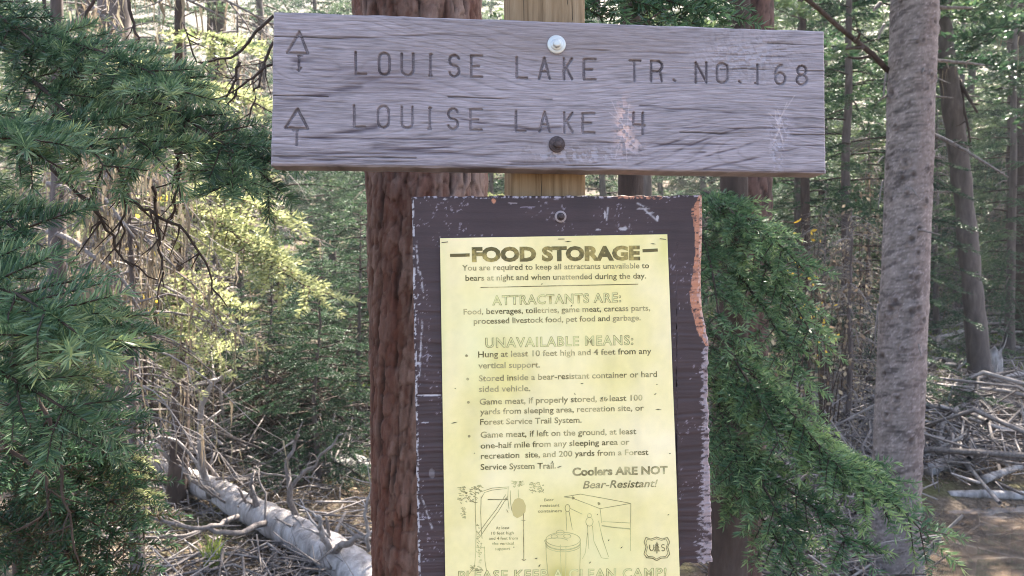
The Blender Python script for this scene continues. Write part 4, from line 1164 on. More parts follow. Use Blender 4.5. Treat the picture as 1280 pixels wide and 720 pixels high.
def dead_mesh(name, H, base, R, nb, seed, lichn=.6, droop=.45, leaves=0):
    """lower trunk branches without needles: grey drooping twigs with lichen and dry leaves"""
    r = np.random.RandomState(seed); mb = MB()
    for i in range(nb):
        t = (i + r.rand()) / nb; z = base + (H - base) * t
        a = r.uniform(0, 2 * PI); l = R * r.uniform(.35, 1.1) * (1 - .5 * t)
        d = np.array((math.cos(a), math.sin(a), 0.0)); p0 = np.array((0, 0, z)); p1 = p0 + d * l + np.array((0, 0, -droop * l * r.uniform(.2, 1.5)))
        n = 7; c = curve_pts(p0, p1, .12, n, r, .05)
        mb.tube(c, np.linspace(.010, .003, n), 4, 0, r.uniform(.2, .8), cap=False)
        for _ in range(int(6 * l / .6) + 2):
            k = r.randint(1, n); dd = norm(d * r.uniform(.2, 1) + r.normal(size=3) * .5 + np.array((0, 0, -.5))); e = c[k] + dd * r.uniform(.1, .4)
            mm = (c[k] + e) / 2 + r.normal(size=3) * .02
            mb.tube(np.array([c[k], mm, e]), [.004, .0028, .0014], 3, 0, r.uniform(.2, .9), cap=False)
            if r.rand() < lichn:
                for _ in range(r.randint(1, 4)): strand(mb, c[k] + (e - c[k]) * r.rand(), r.uniform(.05, .3), r, 1)
            for _ in range(leaves):
                q = c[k] + (e - c[k]) * r.rand() + r.normal(size=3) * .03; u = norm(r.normal(size=3)) * r.uniform(.012, .028); v = norm(np.cross(u, r.normal(size=3))) * r.uniform(.006, .014)
                mb.add(np.array([q - u, q + v, q + u, q - v]), [(0, 1, 2, 3)], None, 2, r.uniform(.1, 1))
    return mb.mesh(name, [M_GREYTWIG, M_LICHEN, M_DEADLEAF])

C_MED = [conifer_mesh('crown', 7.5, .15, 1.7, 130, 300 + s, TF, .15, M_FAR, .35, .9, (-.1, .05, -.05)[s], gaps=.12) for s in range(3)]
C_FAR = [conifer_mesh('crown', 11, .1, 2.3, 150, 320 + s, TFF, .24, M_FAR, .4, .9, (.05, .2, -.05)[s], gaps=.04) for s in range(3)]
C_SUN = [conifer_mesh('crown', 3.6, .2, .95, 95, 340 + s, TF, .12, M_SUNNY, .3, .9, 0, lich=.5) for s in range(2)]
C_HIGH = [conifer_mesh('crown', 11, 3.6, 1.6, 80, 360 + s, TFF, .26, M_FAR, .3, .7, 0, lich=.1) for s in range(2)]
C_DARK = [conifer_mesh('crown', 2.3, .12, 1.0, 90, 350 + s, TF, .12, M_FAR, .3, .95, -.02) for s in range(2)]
D_TW = [dead_mesh('dead_branches', 3.6, (1.1, .4, .4)[s], .95, 80, 380 + s, (.55, .2, .12)[s], .5, (0, 1, 3)[s]) for s in range(3)]

def trunk_mesh(h, r, seed, lean=(0, 0)):
    rr = np.random.RandomState(seed); n = 24
    z = np.concatenate([[-.4], np.linspace(0, h, n - 1)]); t = np.clip(z / h, 0, 1)
    c = np.stack([lean[0] * z + .01 * np.cumsum(rr.normal(size=n)), lean[1] * z, z], -1)
    mb = MB(); mb.tube(c, r * (1 - t * .9) * (1 + .4 * np.exp(-np.clip(z, 0, 9) / .2)), 12)
    return mb.mesh('trunk', [M_GREYBARK])
T_FAR = [trunk_mesh(11, .10, 1), trunk_mesh(7.5, .07, 2), trunk_mesh(3.7, .05, 3), trunk_mesh(11, .16, 4)]

def tree_at(px, d, parts, label, group=None, sc=1.0, rot=None, name='conifer_tree', cat='tree', lean=0, dz=0):
    """parts: (name, mesh) pairs; base of the tree on the ground at photo column px, depth d"""
    p = P(px, 360, d); x, y = float(p[0]), float(p[1])
    z = float(ghz(x, y)) + dz
    o = thing(name, label, cat, (x, y, z), group, world=False)
    o.rotation_euler = (0, R_(lean), rs.uniform(0, 2 * PI) if rot is None else rot)
    o.scale = (sc, sc, sc)
    for n, me in parts:
        c = bpy.data.objects.new(n, me); COL.objects.link(c); c.parent = o
        if n in ('crown', 'dead_branches'): c['kind'] = 'stuff'
    return o

T_DARK = trunk_mesh(2.2, .03, 9)
# background belt: what fills the view from 7 m back
GB = 'green conifers filling the forest behind the signs'
rb = np.random.RandomState(99)
ML = {(250, 9.5): 'shaded conifer filling the gap behind the sunlit fir', (350, 11): 'conifer behind the short dark spruce left of the red trunk', (40, 10.5): 'shaded conifer behind the near left boughs', (480, 10): 'conifer mostly hidden behind the red barked trunk',
      (1000, 12): 'conifer behind the yellow leaved shrub right of the sign', (1190, 18): 'conifer seen between the grey trunk and the leaning one', (960, 16): 'conifer just right of the dark half hidden trunk', (700, 17): 'conifer whose branches show just above the sign post'}
for q, (px, d) in enumerate([(-80, 9), (150, 14), (420, 13), (560, 15), (760, 14), (880, 16), (1120, 17), (1300, 14.5),
                             (40, 19), (480, 19), (640, 22), (830, 24), (1010, 19), (1240, 21), (1400, 21),
                             (250, 9.5), (350, 11), (40, 10.5), (480, 10), (1000, 12), (1190, 18), (960, 16), (700, 17),
                             (200, 29), (400, 30), (520, 25), (890, 26), (600, 31), (960, 27), (1090, 29), (1180, 30), (90, 33), (330, 38), (1030, 38), (1290, 36)]):
    v = rb.randint(3)
    far = d > 16
    NL = ['green conifer beyond the near boughs at the left edge', 'green conifer deep behind the hanging lichen', 'green conifer just left of the red barked trunk, behind the dark spruces', 'green conifer seen between the red trunk and the sign post', 'green conifer behind the top edge of the sign between post and dark trunk', 'green conifer behind the right end of the sign', 'distant conifer tight behind the grey trunk', 'green conifer filling the right edge above the debris']
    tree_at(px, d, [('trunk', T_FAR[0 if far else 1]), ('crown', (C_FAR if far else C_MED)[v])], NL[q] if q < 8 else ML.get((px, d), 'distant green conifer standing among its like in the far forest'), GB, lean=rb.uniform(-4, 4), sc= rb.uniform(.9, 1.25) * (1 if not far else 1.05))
# ------------------------------------------------------------------ logs and stump on the right
def on_ground(px, d, h=0):
    p = P(px, 360, d); return np.array((p[0], p[1], float(ghz(p[0], p[1])) + h))
# individual trees of the middle distance
for q, (px, d, sc, lab) in enumerate([(1062, 8.0, .9, 'mid green conifer between the end of the sign and the grey trunk'), (1000, 9.5, 1.0, 'green conifer rising behind the right end of the sign'), (1262, 11, .95, 'green conifer behind the right edge, beyond the leaning trunk'), (1196, 15, 1.2, 'tall conifer between the grey trunk and the leaning trunk')]):
    tree_at(px, d, [('trunk', T_FAR[1]), ('crown', C_MED[q % 3])], lab, None, sc, .7 * q)
for q, (px, d, sc, lab) in enumerate([(398, 5.9, .78, 'dark green layered spruce between the fallen log and the red barked trunk'), (338, 6.9, .8, 'short dark spruce left behind the layered one above the fallen log'), (450, 7.2, .95, 'dark spruce hugging the left edge of the red barked trunk')]):
    tree_at(px, d, [('trunk', T_DARK), ('crown', C_DARK[q % 2])], lab, None, sc, .7 * q)
for q, (px, d, sc, dz, lab) in enumerate([(110, 6.5, .85, 0, 'sunlit yellow green fir glimpsed between the near left boughs'),
                                          (270, 8.5, 1.1, 0, 'tall sunlit fir seen left of the trail sign'), (30, 8, 1.0, 0, 'sunlit fir at the left edge behind the dark boughs'), (615, 9, 1.1, 0, 'bright green fir seen through the gap above the sign beside the post')]):
    tree_at(px, d, [('trunk', T_FAR[2]), ('crown', C_SUN[q % 2])], lab, None, sc, 1.1 * q, dz=dz)
for q, (px, d, sc, v, lab) in enumerate([(165, 3.9, .66, 0, 'dead sapling bearded with tan lichen behind the left boughs'), (140, 5.0, .9, 0, 'taller dead sapling with long tan lichen near the log'), (232, 7.2, .8, 1, 'grey dead sapling with drooping twigs behind the log'),
                                         (1062, 6.2, .55, 2, 'dead sapling with dry tan leaves left of the grey trunk'), (1030, 7.6, .6, 2, 'dead sapling with dry leaves further behind the green bough'), (1085, 8.6, .8, 1, 'grey twiggy dead sapling directly behind the grey trunk'), (1262, 12.5, .9, 1, 'grey twiggy sapling right of the leaning trunk'),
                                         (1170, 13, 1.0, 1, 'bare sapling with drooping twigs behind the leaning trunk'), (80, 5.5, .8, 0, 'dead lichen draped sapling near the left edge'), (300, 7.5, 1.1, 1, 'bare sapling whose twigs cross above left of the sign')]):
    tree_at(px, d, [('trunk', T_FAR[2]), ('dead_branches', D_TW[v])], lab, None, sc, .9 * q, name='dead_sapling', cat='dead tree')

for q, (px, d, lab) in enumerate([(800, 7.6, 'unseen conifer added for shade behind the painted board, its high crown above'), (1330, 7.5, 'unseen high crowned conifer added for shade just outside the right edge by the stream'),
                                   (1120, 9.5, 'unseen high crowned conifer added for shade behind the big grey trunk')]):
    tree_at(px, d, [('trunk', T_FAR[3]), ('crown', C_HIGH[q % 2])], lab, None, 1.0, 1.3 * q)  # added trees, crowns out of view, placed to shade the ground

sunf = thing('fir_tree', 'sunlit yellow green fir with pale glowing sprays between the hanging lichen and the sign', 'tree', tuple(float(v) for v in on_ground(215, 5.3)))
plain_trunk(sunf, float(P(215, 360, 5.3)[0]), 5.3, .06, 5.5, M_DARKBARK)
for q, (a, b, sp, tn) in enumerate([((215, 230, 5.3), (345, 275, 4.8), .30, .3), ((215, 250, 5.3), (330, 320, 4.7), .28, .2), ((215, 280, 5.3), (392, 372, 4.6), .26, .3), ((215, 340, 5.3), (285, 415, 4.6), .3, .25), ((215, 380, 5.3), (250, 470, 4.5), .3, .2),
                                    ((215, 180, 5.3), (300, 215, 4.8), .28, .0), ((215, 120, 5.3), (130, 165, 4.9), .3, .2), ((215, 240, 5.3), (120, 290, 4.7), .3, .3), ((215, 350, 5.3), (180, 450, 4.6), .26, .1), ((215, 100, 5.3), (330, 130, 4.9), .3, .2), ((215, 60, 5.3), (140, 90, 4.9), .3, .3), ((215, 40, 5.3), (300, 60, 4.9), .3, .1)]):
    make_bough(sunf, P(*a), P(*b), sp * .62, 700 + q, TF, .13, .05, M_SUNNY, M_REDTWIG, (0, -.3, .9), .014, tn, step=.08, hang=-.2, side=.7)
lich = thing('dead_branch_tree', 'dead conifer with thick curtains of tan hanging lichen in front of the sunlit firs', 'dead tree', tuple(float(v) for v in on_ground(60, 3.9)))
plain_trunk(lich, float(P(60, 360, 3.9)[0]), 3.9, .06, 5, M_GREYBARK)
for q, (a, b, n_) in enumerate([((60, 120, 3.9), (150, 215, 3.5), 60), ((60, 150, 3.9), (215, 235, 3.6), 90), ((60, 200, 3.9), (175, 300, 3.4), 90), ((60, 230, 3.9), (205, 330, 3.6), 70), ((60, 290, 3.9), (165, 380, 3.5), 60), ((60, -40, 3.9), (290, 20, 3.6), 50), ((60, -20, 3.9), (170, 60, 3.5), 50), ((60, -60, 3.9), (340, 30, 3.9), 50)]):
    r = np.random.RandomState(q + 500); mb = MB(); lb = MB()
    c = curve_pts(P(*a), P(*b), .06, 12, r, .05); mb.tube(c, np.linspace(.016, .004, 12), 6)
    for _ in range(9):
        k = r.randint(3, 12); e = c[k] + norm(r.normal(size=3) + np.array((.6, -.2, -.9))) * r.uniform(.1, .35); mb.tube(np.array([c[k], (c[k] + e) / 2 + r.normal(size=3) * .015, e]), [.005, .0035, .0015], 4)
        for _ in range(n_ // 9):
            s0 = c[k] + (e - c[k]) * r.rand() + r.normal(size=3) * .018
            strand(lb, s0, r.uniform(.06, .30) * (1 if q < 5 else .6), r, 0, r.uniform(.002, .010))
    wb = mb.build('dead_branch', M_GREYTWIG, lich, smooth=True)
    lo = bpy.data.objects.new('lichen', lb.mesh('lichen', [M_LICHEN])); COL.objects.link(lo); lo.parent = wb; lo['kind'] = 'stuff'

# leaning trunk and further trunks on the right
def pole_tree(rows, d, label, m=M_GREYBARK, crown=None, name='conifer_tree'):
    """rows of (py, left, right), drawn as a real tapering trunk at depth d"""
    a = P((rows[-1][1] + rows[-1][2]) / 2, rows[-1][0], d)
    o = thing(name, label, 'tree', (float(a[0]), float(a[1]), float(a[2])))
    pts = []; rad = []
    for py, xa, xb in rows:
        pts.append(P((xa + xb) / 2, py, d)); rad.append((xb - xa) / 2 * d / F_PX * .82)
    pts = np.array(pts); rad = np.array(rad)
    up_ = pts[0] - pts[1]; up_ /= abs(up_[2])
    pts = np.vstack([pts[0] + up_ * 4, pts]); rad = np.concatenate([[rad[0] * .4], rad])
    low = pts[-1].copy(); low[2] = min(low[2] - .1, float(ghz(low[0], low[1]))) - .3; pts = np.vstack([pts, low]); rad = np.append(rad, rad[-1] * 1.08)
    k = 60; t = np.linspace(0, len(pts) - 1, k); c = np.stack([np.interp(t, np.arange(len(pts)), pts[:, i]) for i in range(3)], -1); rd = np.interp(t, np.arange(len(pts)), rad)
    rd = rd * (1 + .05 * rs.normal(size=k)); mb = MB(); mb.tube(c, rd, 18); mb.build('trunk', m, o, smooth=True)
    return o
lt = pole_tree([(-30, 1158, 1186), (60, 1168, 1194), (130, 1176, 1204), (250, 1191, 1219), (360, 1201, 1230), (450, 1207, 1240), (482, 1210, 1247)], 9.2, 'leaning grey brown trunk right of the big grey trunk beside the stump')
twig_on(lt, P(1195, 95, 9.2), P(1222, 140, 9), .03, .012, M_DARKBARK, 3, fork=2); twig_on(lt, P(1200, 100, 9.2), P(1214, 180, 9), .02, .01, M_DARKBARK, 4, fork=3); twig_on(lt, P(1200, 120, 9.2), P(1224, 122, 9), .015, .008, M_GREYTWIG, 8)
pole_tree([(-30, 1258, 1300), (200, 1258, 1300), (420, 1256, 1302)], 12.0, 'dark trunk cut by the right edge of the view', M_DARKBARK)
pole_tree([(-30, 1022, 1034), (200, 1022, 1036), (430, 1022, 1040)], 13.0, 'thin dark trunk far behind the right end of the sign', M_DARKBARK)
pole_tree([(-30, 255, 285), (150, 258, 286), (430, 262, 292)], 10.0, 'brown trunk far behind the left boughs', M_DARKBARK)
pole_tree([(-30, 120, 165), (200, 122, 168), (500, 126, 176)], 5.8, 'pale brown trunk behind the hanging lichen', M_GREYBARK)
pole_tree([(-30, 95, 112), (200, 93, 112), (500, 90, 112)], 9.8, 'slim dark trunk deep in the left forest', M_DARKBARK)
pole_tree([(300, 1000, 1014), (380, 1001, 1015), (470, 1003, 1018)], 8.0, 'short dark snag behind the green bough', M_DARKBARK)

# crowns high above the frame for the trunks in view: they shade the place
for px, d, lab in ((520, 1.62, 0), (1125, 4.0, 1), (930, 3.1, 0)):
    pr = {520: red_tree, 1125: grey_tree, 930: dark_tree}[px]
    c = bpy.data.objects.new('crown', C_HIGH[lab]); COL.objects.link(c); c.parent = pr; c['kind'] = 'stuff'
    c.location = (0, 0, 0.4)

# ------------------------------------------------------------------ fallen log, left
def log_between(name, label, a, b, ra, rb_, m, cat='log', seed=1, stubs=0, n=40, nt=26, bend=.02, rough=.06):
    r = np.random.RandomState(seed); a = np.asarray(a); b = np.asarray(b)
    o = thing(name, label, cat, tuple(float(v) for v in (a + b) / 2))
    c = curve_pts(a, b, bend, n, r, .01); rad = np.linspace(ra, rb_, n)
    tg = np.gradient(c, axis=0); tg /= np.linalg.norm(tg, axis=1)[:, None]
    e1 = np.cross(tg, (0, 0, 1)); e1 /= np.linalg.norm(e1, axis=1)[:, None]; e2 = np.cross(e1, tg)
    th = np.arange(nt) * 2 * PI / nt
    Z, TH = np.meshgrid(np.linspace(0, 1, n) * 14, th, indexing='ij')
    rr = rad[:, None] * (1 + rough * 2 * (cyl_noise(TH, Z, 1.5, .9, seed) - .5) + rough * (cyl_noise(TH, Z, 6, 3, seed + 1) - .5))
    V = c[:, None] + rr[..., None] * (np.cos(TH)[..., None] * e1[:, None] + np.sin(TH)[..., None] * e2[:, None])
    i = np.arange(n - 1)[:, None] * nt; j = np.arange(nt)[None]; j2 = (j + 1) % nt
    mb = MB(); tn = .35 + .5 * cyl_noise(TH, Z, 2, 1.2, seed + 4)
    mb.add(np.vstack([V.reshape(-1, 3), c[0], c[-1]]), np.stack([i + j, i + j2, i + nt + j2, i + nt + j], -1).reshape(-1, 4),
           [(n * nt, (q + 1) % nt, q) for q in range(nt)] + [(n * nt + 1, (n - 1) * nt + q, (n - 1) * nt + (q + 1) % nt) for q in range(nt)], 0, np.append(tn.ravel(), [.5, .5]))
    mb.build('log_body', m, o, smooth=True)
    for q in range(stubs):
        t = r.randint(2, n - 2); an = r.uniform(.2, PI - .2)
        d = norm(math.cos(an) * e1[t] + math.sin(an) * e2[t] + tg[t] * r.uniform(-.4, .4))
        s0 = c[t] + d * rad[t] * .85
        twig_on(o, s0, s0 + d * r.uniform(.05, .22), .012, .006, M_GREYTWIG, seed * 50 + q, n=5, wob=.08, name='branch_stub')
    return o
LA = G(196, 580, .06); LB = G(510, 745, .07)
LG = log_between('fallen_log', 'thick pale fallen log with branch stubs lying behind the red trunk in the lower left', LA, LB, .070, .100, M_LOG, 'fallen log', 3, 9, 70, 32)
# its larger broken branches
for q, (pts, r0) in enumerate([(((262, 620, 5.4), (252, 560, 5.2), (248, 510, 5.1), (268, 478, 5.1), (290, 462, 5.1)), .026), (((375, 665, 4.9), (362, 620, 4.7), (358, 578, 4.6), (372, 545, 4.6)), .02), (((360, 610, 4.7), (395, 580, 4.7), (428, 540, 4.7)), .012),
                               (((415, 690, 4.3), (402, 668, 4.15), (398, 645, 4.1)), .02), (((410, 692, 4.3), (440, 676, 4.1), (468, 664, 4.1)), .022), (((320, 635, 5.0), (314, 610, 4.9), (316, 588, 4.9)), .02), (((228, 600, 5.7), (200, 560, 5.5), (165, 545, 5.4), (140, 560, 5.4)), .018),
                               (((275, 620, 5.3), (240, 600, 5.1), (225, 580, 5.1)), .016), (((345, 690, 4.6), (342, 720, 4.4), (346, 760, 4.3)), .014), (((255, 590, 5.5), (215, 545, 5.3), (190, 548, 5.2), (170, 590, 5.2)), .012), (((330, 655, 4.8), (290, 668, 4.5), (240, 660, 4.35), (180, 645, 4.3)), .018),
                               (((300, 645, 4.9), (240, 668, 4.6), (160, 672, 4.5)), .016), (((460, 690, 4.1), (456, 640, 4.0), (468, 598, 4.0)), .01), (((270, 600, 5.4), (330, 590, 5.2), (400, 600, 5.1)), .01)]):
    sh_ = float(np.interp(pts[0][0], [196, 510], [LA[1], LB[1]])) / float(np.interp(pts[0][0], [205, 500], [6.2, 4.05]))
    pp = np.array([P(z_[0], z_[1], z_[2] * sh_ * .985) for z_ in pts]); r = np.random.RandomState(q + 70); t = np.linspace(0, len(pp) - 1, 14)
    c = np.stack([np.interp(t, np.arange(len(pp)), pp[:, k]) for k in range(3)], -1); c[1:-1] = (c[:-2] + 2 * c[1:-1] + c[2:]) / 4; c += r.normal(size=c.shape) * .006
    mb = MB(); mb.tube(c, np.linspace(r0, r0 * .4, 14), 8)
    for _ in range(4):
        k = r.randint(4, 13); d = norm(r.normal(size=3) + np.array((0, 0, .3))); mb.tube(np.array([c[k], c[k] + d * .06, c[k] + d * .16 + r.normal(size=3) * .02]), [r0 * .4, r0 * .3, r0 * .12], 5)
    mb.build('broken_branch', M_GREYTWIG if q % 3 else M_LOG, LG, smooth=True)

for q, (a, b, ra, rb_, lab) in enumerate([((1186, 619, 5.55), (1300, 622, 5.5), .030, .036, 'straight pale log lying along the stream bank at the right edge'), ((1160, 566, 6.6), (1228, 545, 6.9), .055, .04, 'grey log end pointing out behind the grey trunk'),
                                          ((1160, 588, 6.3), (1240, 560, 6.8), .05, .05, 'thicker grey log under the debris beside the grey trunk'), ((1210, 540, 7.0), (1250, 520, 7.4), .07, .06, 'reddish rotten log above the debris pile'), ((1165, 452, 10), (1215, 449, 10.2), .035, .03, 'thin pale log crossing behind the leaning trunk'),
                                          ((1235, 444, 10.2), (1290, 434, 10.6), .05, .035, 'pale log right of the stump'), ((1170, 425, 11), (1270, 405, 12), .05, .04, 'pale log high on the slope'), ((1180, 395, 12.5), (1290, 380, 13.5), .06, .05, 'upper pale log lying across the slope'),
                                          ((1230, 600, 5.9), (1310, 575, 6.2), .03, .02, 'grey branch log above the straight bank log'), ((1250, 480, 9), (1300, 465, 9.3), .06, .05, 'short grey log at the right edge of the slope')]):
    log_between('fallen_log', lab, G(a[0], a[1], ra * .8), G(b[0], b[1], rb_ * .8), ra, rb_, M_LOG if q != 3 else M_REDTWIG, 'log', 20 + q, 2, 20, 14)
rq = np.random.RandomState(77)
for q in range(16):
    t = rq.uniform(.05, .95); s0 = LA + (LB - LA) * t + np.array((rq.uniform(-.1, .1), rq.uniform(-.15, .05), rq.uniform(.0, .1)))
    e = s0 + np.array((rq.uniform(-.55, .4), rq.uniform(-.35, .25), rq.uniform(-.12, .5)))
    twig_on(LG, s0, e, rq.uniform(.006, .012), .003, M_GREYTWIG, 900 + q, rq.uniform(-.15, .25), .10, 10, 'broken_branch', 5, .4)
st_ = thing('tree_stump', 'small splintered grey stump at the foot of the leaning trunk', 'stump', tuple(float(v) for v in G(1237, 478)))
r = np.random.RandomState(4); mb = MB(); nt = 18; th = np.arange(nt) * 2 * PI / nt; c0 = G(1237, 480)
rows_ = []
for k, z in enumerate(np.linspace(-.2, .36, 9)):
    jag = (r.uniform(-.10, .10, nt) if k == 8 else 0)
    rr = (.14 + .07 * math.exp(-max(z, 0) / .08)) * (1 + .12 * np.sin(th * 3) + .05 * np.sin(th * 7))
    rows_.append(np.stack([c0[0] + rr * np.cos(th), c0[1] + rr * np.sin(th), c0[2] + z + jag * np.ones(nt)], -1))
V = np.vstack(rows_ + [np.array([[c0[0], c0[1], c0[2] + .2]])]); i = np.arange(8)[:, None] * nt; j = np.arange(nt)[None]; j2 = (j + 1) % nt
mb.add(V, np.stack([i + j, i + j2, i + nt + j2, i + nt + j], -1).reshape(-1, 4), [(8 * nt + q, 8 * nt + (q + 1) % nt, 9 * nt) for q in range(nt)])
mb.build('stump_body', M_LOG, st_)

# rocks
def rock(px, d, s, lab, seed):
    r = np.random.RandomState(seed); p = on_ground(px, d)
    o = thing('rock', lab, 'rock', tuple(float(v) for v in p)); mb = MB(); n = 14
    TH, PH = np.meshgrid(np.arange(n) * 2 * PI / n, np.linspace(0.02, PI - .02, 9), indexing='xy')
    dv = np.stack([np.sin(PH) * np.cos(TH), np.sin(PH) * np.sin(TH), np.cos(PH)], -1)
    rr = 1 + .5 * (fbm(dv[..., 0] * 1.7 + seed, dv[..., 1] * 1.7 + dv[..., 2] * 1.3, seed, 3) - .5)
    V = p + dv * rr[..., None] * np.array((s, s * .8, s * .55)); i = np.arange(8)[:, None] * n; j = np.arange(n)[None]; j2 = (j + 1) % n
    mb.add(V.reshape(-1, 3), np.stack([i + j, i + j2, i + n + j2, i + n + j], -1).reshape(-1, 4)); mb.build('rock_body', M_ROCK, o)
for q, (px, d, s, lab) in enumerate([(1180, 8.3, .13, 'grey rock below the stump'), (1196, 8.6, .09, 'small pale rock beside the grey rock'), (435, 6.2, .22, 'flat grey rock in the sunny patch behind the log'), (1222, 7.6, .1, 'rock at the top of the debris'), (1265, 8.6, .14, 'rock on the slope near the right edge'), (1175, 6.2, .09, 'dark rock by the bank')]):
    rock(px, d, s, lab, q + 3)

# ------------------------------------------------------------------ litter: sticks, needles, grass
def scatter_sticks(name, n, px0, px1, d0, d1, l0, l1, r0, m, seed, lift=.06, tilt=.25, crook=True, label=None):
    r = np.random.RandomState(seed); mb = MB()
    for _ in range(n):
        d = d0 + (d1 - d0) * r.rand() ** .8; p = on_ground(r.uniform(px0, px1), d, r.uniform(0, lift))
        a = r.uniform(0, 2 * PI); l = r.uniform(l0, l1); t = r.normal() * tilt
        v = np.array((math.cos(a), math.sin(a), t)) * l / 2
        k = r.normal(size=3) * l * .1 if crook else 0
        rr = r0 * r.uniform(.5, 1.6)
        mb.tube(np.array([p - v, p + k, p + v]), [rr, rr * .85, rr * .4], 4, 0, r.uniform(.1, 1), cap=False)
        if l > .3:
            for _ in range(r.randint(0, 4)):
                q = p + v * r.uniform(-.5, .9); dd = norm(v / l + r.normal(size=3) * .5) * l * r.uniform(.15, .4); mb.tube(np.array([q, q + dd * .5 + r.normal(size=3) * .01, q + dd]), [rr * .55, rr * .4, rr * .2], 3, 0, r.uniform(.1, 1), cap=False)
    return mb.build(name, m, None, smooth=True, kind='stuff')
scatter_sticks('stick_litter', 1100, 60, 560, 3.6, 9, .1, .6, .005, M_GREYTWIG, 1, .05, .15)
scatter_sticks('stick_litter', 260, 120, 480, 5.6, 7.5, .3, 1.1, .008, M_GREYTWIG, 2, .25, .4)
scatter_sticks('stick_litter', 120, 150, 470, 3.6, 4.3, .3, .8, .006, M_GREYTWIG, 12, .08, .15)
scatter_sticks('stick_litter', 650, 1150, 1330, 5.8, 9, .1, .9, .005, M_GREYTWIG, 3, .2, .3)
scatter_sticks('stick_litter', 90, 1150, 1330, 5.8, 8, .5, 1.4, .018, M_GREYTWIG, 31, .25, .2)
scatter_sticks('stick_litter', 800, 960, 1330, 7.5, 17, .2, 1.2, .008, M_GREYTWIG, 4, .15, .25)
scatter_sticks('stick_litter', 70, 960, 1330, 8.5, 17, .8, 2.4, .03, M_GREYTWIG, 41, .15, .12)
scatter_sticks('stick_litter', 1100, 900, 1110, 3.6, 7.5, .15, .9, .007, M_GREYTWIG, 5, .35, .5)
scatter_sticks('stick_litter', 300, 130, 440, 6.3, 8, .4, 1.2, .008, M_TWIG, 6, .5, .6)

def scatter_leaves(name, n, px0, px1, d0, d1, s, m, seed, lift=.03):
    r = np.random.RandomState(seed)
    d = d0 + (d1 - d0) * r.rand(n); px = r.uniform(px0, px1, n)
    x = (px - 640) / F_PX * d; z = ghz(x, d) + r.uniform(0, lift, n); c = np.stack([x, d, z], -1)
    u = r.normal(size=(n, 3)) * np.array((1, 1, .35)); u /= np.linalg.norm(u, axis=1)[:, None]; w = np.cross(u, r.normal(size=(n, 3)) + np.array((0, 0, 1.5))); w /= np.linalg.norm(w, axis=1)[:, None]
    ss = s * r.uniform(.5, 1.5, n)[:, None]; V = np.stack([c - u * ss, c + w * ss * .45, c + u * ss, c - w * ss * .45], 1).reshape(-1, 3)
    b = np.arange(n) * 4; mb = MB(); mb.add(V, np.stack([b, b + 1, b + 2, b + 3], -1), None, 0, np.repeat(r.rand(n), 4)); return mb.build(name, m, None, kind='stuff')
scatter_leaves('leaf_litter', 26000, 30, 620, 3.4, 9, .014, M_DEADLEAF, 1)
scatter_leaves('leaf_litter', 26000, 880, 1340, 3.6, 13, .016, M_DEADLEAF, 2)

def grass(name, n, px0, px1, d0, d1, h, seed, m=M_GRASS):
    r = np.random.RandomState(seed); d = r.uniform(d0, d1, n); px = r.uniform(px0, px1, n); x = (px - 640) / F_PX * d
    c = np.stack([x, d, ghz(x, d)], -1); a = r.uniform(0, 2 * PI, n); hh = h * r.uniform(.4, 1.1, n)
    s_ = np.stack([np.cos(a), np.sin(a), 0 * a], -1) * .0035 * (1 + d[:, None] / 8); ln = np.stack([np.sin(a * 3), np.cos(a * 3), 0 * a], -1) * (hh * .4)[:, None]
    V = np.stack([c - s_, c + s_, c + ln * .35 + s_ * .7 + np.array((0, 0, .6)) * hh[:, None], c + ln + np.array((0, 0, 1.0)) * hh[:, None], c + ln * .35 - s_ * .7 + np.array((0, 0, .6)) * hh[:, None]], 1).reshape(-1, 3)
    b = np.arange(n) * 5; mb = MB(); mb.add(V, np.stack([b, b + 1, b + 2, b + 4], -1), np.stack([b + 4, b + 2, b + 3], -1), 0, np.repeat(r.rand(n), 5)); return mb.build(name, m, None, kind='stuff')
grass('grass', 60, 252, 272, 4.1, 4.3, .16, 1)
grass('grass', 5000, 380, 620, 6.5, 10, .10, 2)
grass('grass', 4000, 1150, 1330, 7.5, 14, .10, 3)
grass('grass', 9000, -100, 1400, 14, 30, .3, 4)

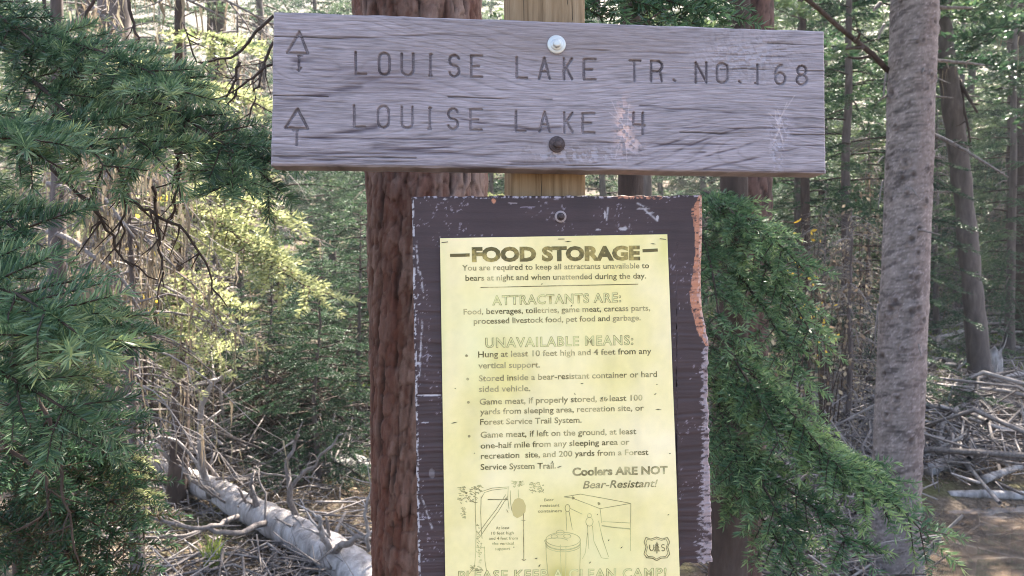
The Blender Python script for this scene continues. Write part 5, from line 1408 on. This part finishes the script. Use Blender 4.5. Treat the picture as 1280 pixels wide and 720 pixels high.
# yellow leaved shrub behind the dead branches
def shrub(px, py, d, label, m, n, s, seed, spread=.1, name='shrub'):
    r = np.random.RandomState(seed); g = on_ground(px, d); top = P(px, py, d)
    o = thing(name, label, 'shrub', tuple(float(v) for v in g)); mb = MB(); lf = MB()
    for _ in range(7):
        e = top + r.normal(size=3) * np.array((spread, spread, spread * 1.2)); c = curve_pts(g, e, 0, 8, r, .03); mb.tube(c, np.linspace(.008, .002, 8), 5)
        for _ in range(n // 7):
            q = c[r.randint(5, 8)] + r.normal(size=3) * spread * .35; u = norm(r.normal(size=3)) * s * r.uniform(.6, 1.2); v = norm(np.cross(u, r.normal(size=3))) * s * .5
            lf.add(np.array([q - u, q + v, q + u, q - v]), [(0, 1, 2, 3)], None, 0, r.rand())
    mb.build('stems', M_TWIG, o, smooth=True); lf.build('foliage', m, o, kind='stuff'); return o
shrub(1002, 292, 5.4, 'shrub with a tuft of bright yellow leaves below the right end of the sign', M_YELLOW, 46, .022, 1, .06)
shrub(1028, 378, 5.6, 'low shrub with a few yellow leaves left of the grey trunk', M_YELLOW, 26, .018, 2, .05)
shrub(173, 242, 4.2, 'shrub with yellow leaves showing between the left boughs', M_YELLOW, 60, .02, 3, .07)
for q, (px, py, d, lab) in enumerate([(1040, 350, 6.2, 'brown leaved shrub left of the grey trunk'), (1075, 300, 7, 'taller brown leaved shrub tight against the grey trunk'), (1005, 420, 5.8, 'brown leaved shrub behind the green bough')]):
    shrub(px, py, d, lab, M_DEADLEAF, 260, .026, 20 + q, .22)

# ------------------------------------------------------------------ forest haze
M_HAZE = bpy.data.materials.new('haze'); M_HAZE.use_nodes = True
nt_ = M_HAZE.node_tree; nt_.nodes.remove(nt_.nodes['Principled BSDF'])
pv = nt_.nodes.new('ShaderNodeVolumePrincipled'); pv.inputs['Color'].default_value = (.9, .92, .95, 1); pv.inputs['Density'].default_value = .0018; pv.inputs['Anisotropy'].default_value = .3
nt_.links.new(pv.outputs[0], nt_.nodes['Material Output'].inputs['Volume'])
mb = MB(); mb.box((0, 80, 35), (170, 105, 45)); mb.build('haze', M_HAZE, kind='stuff')
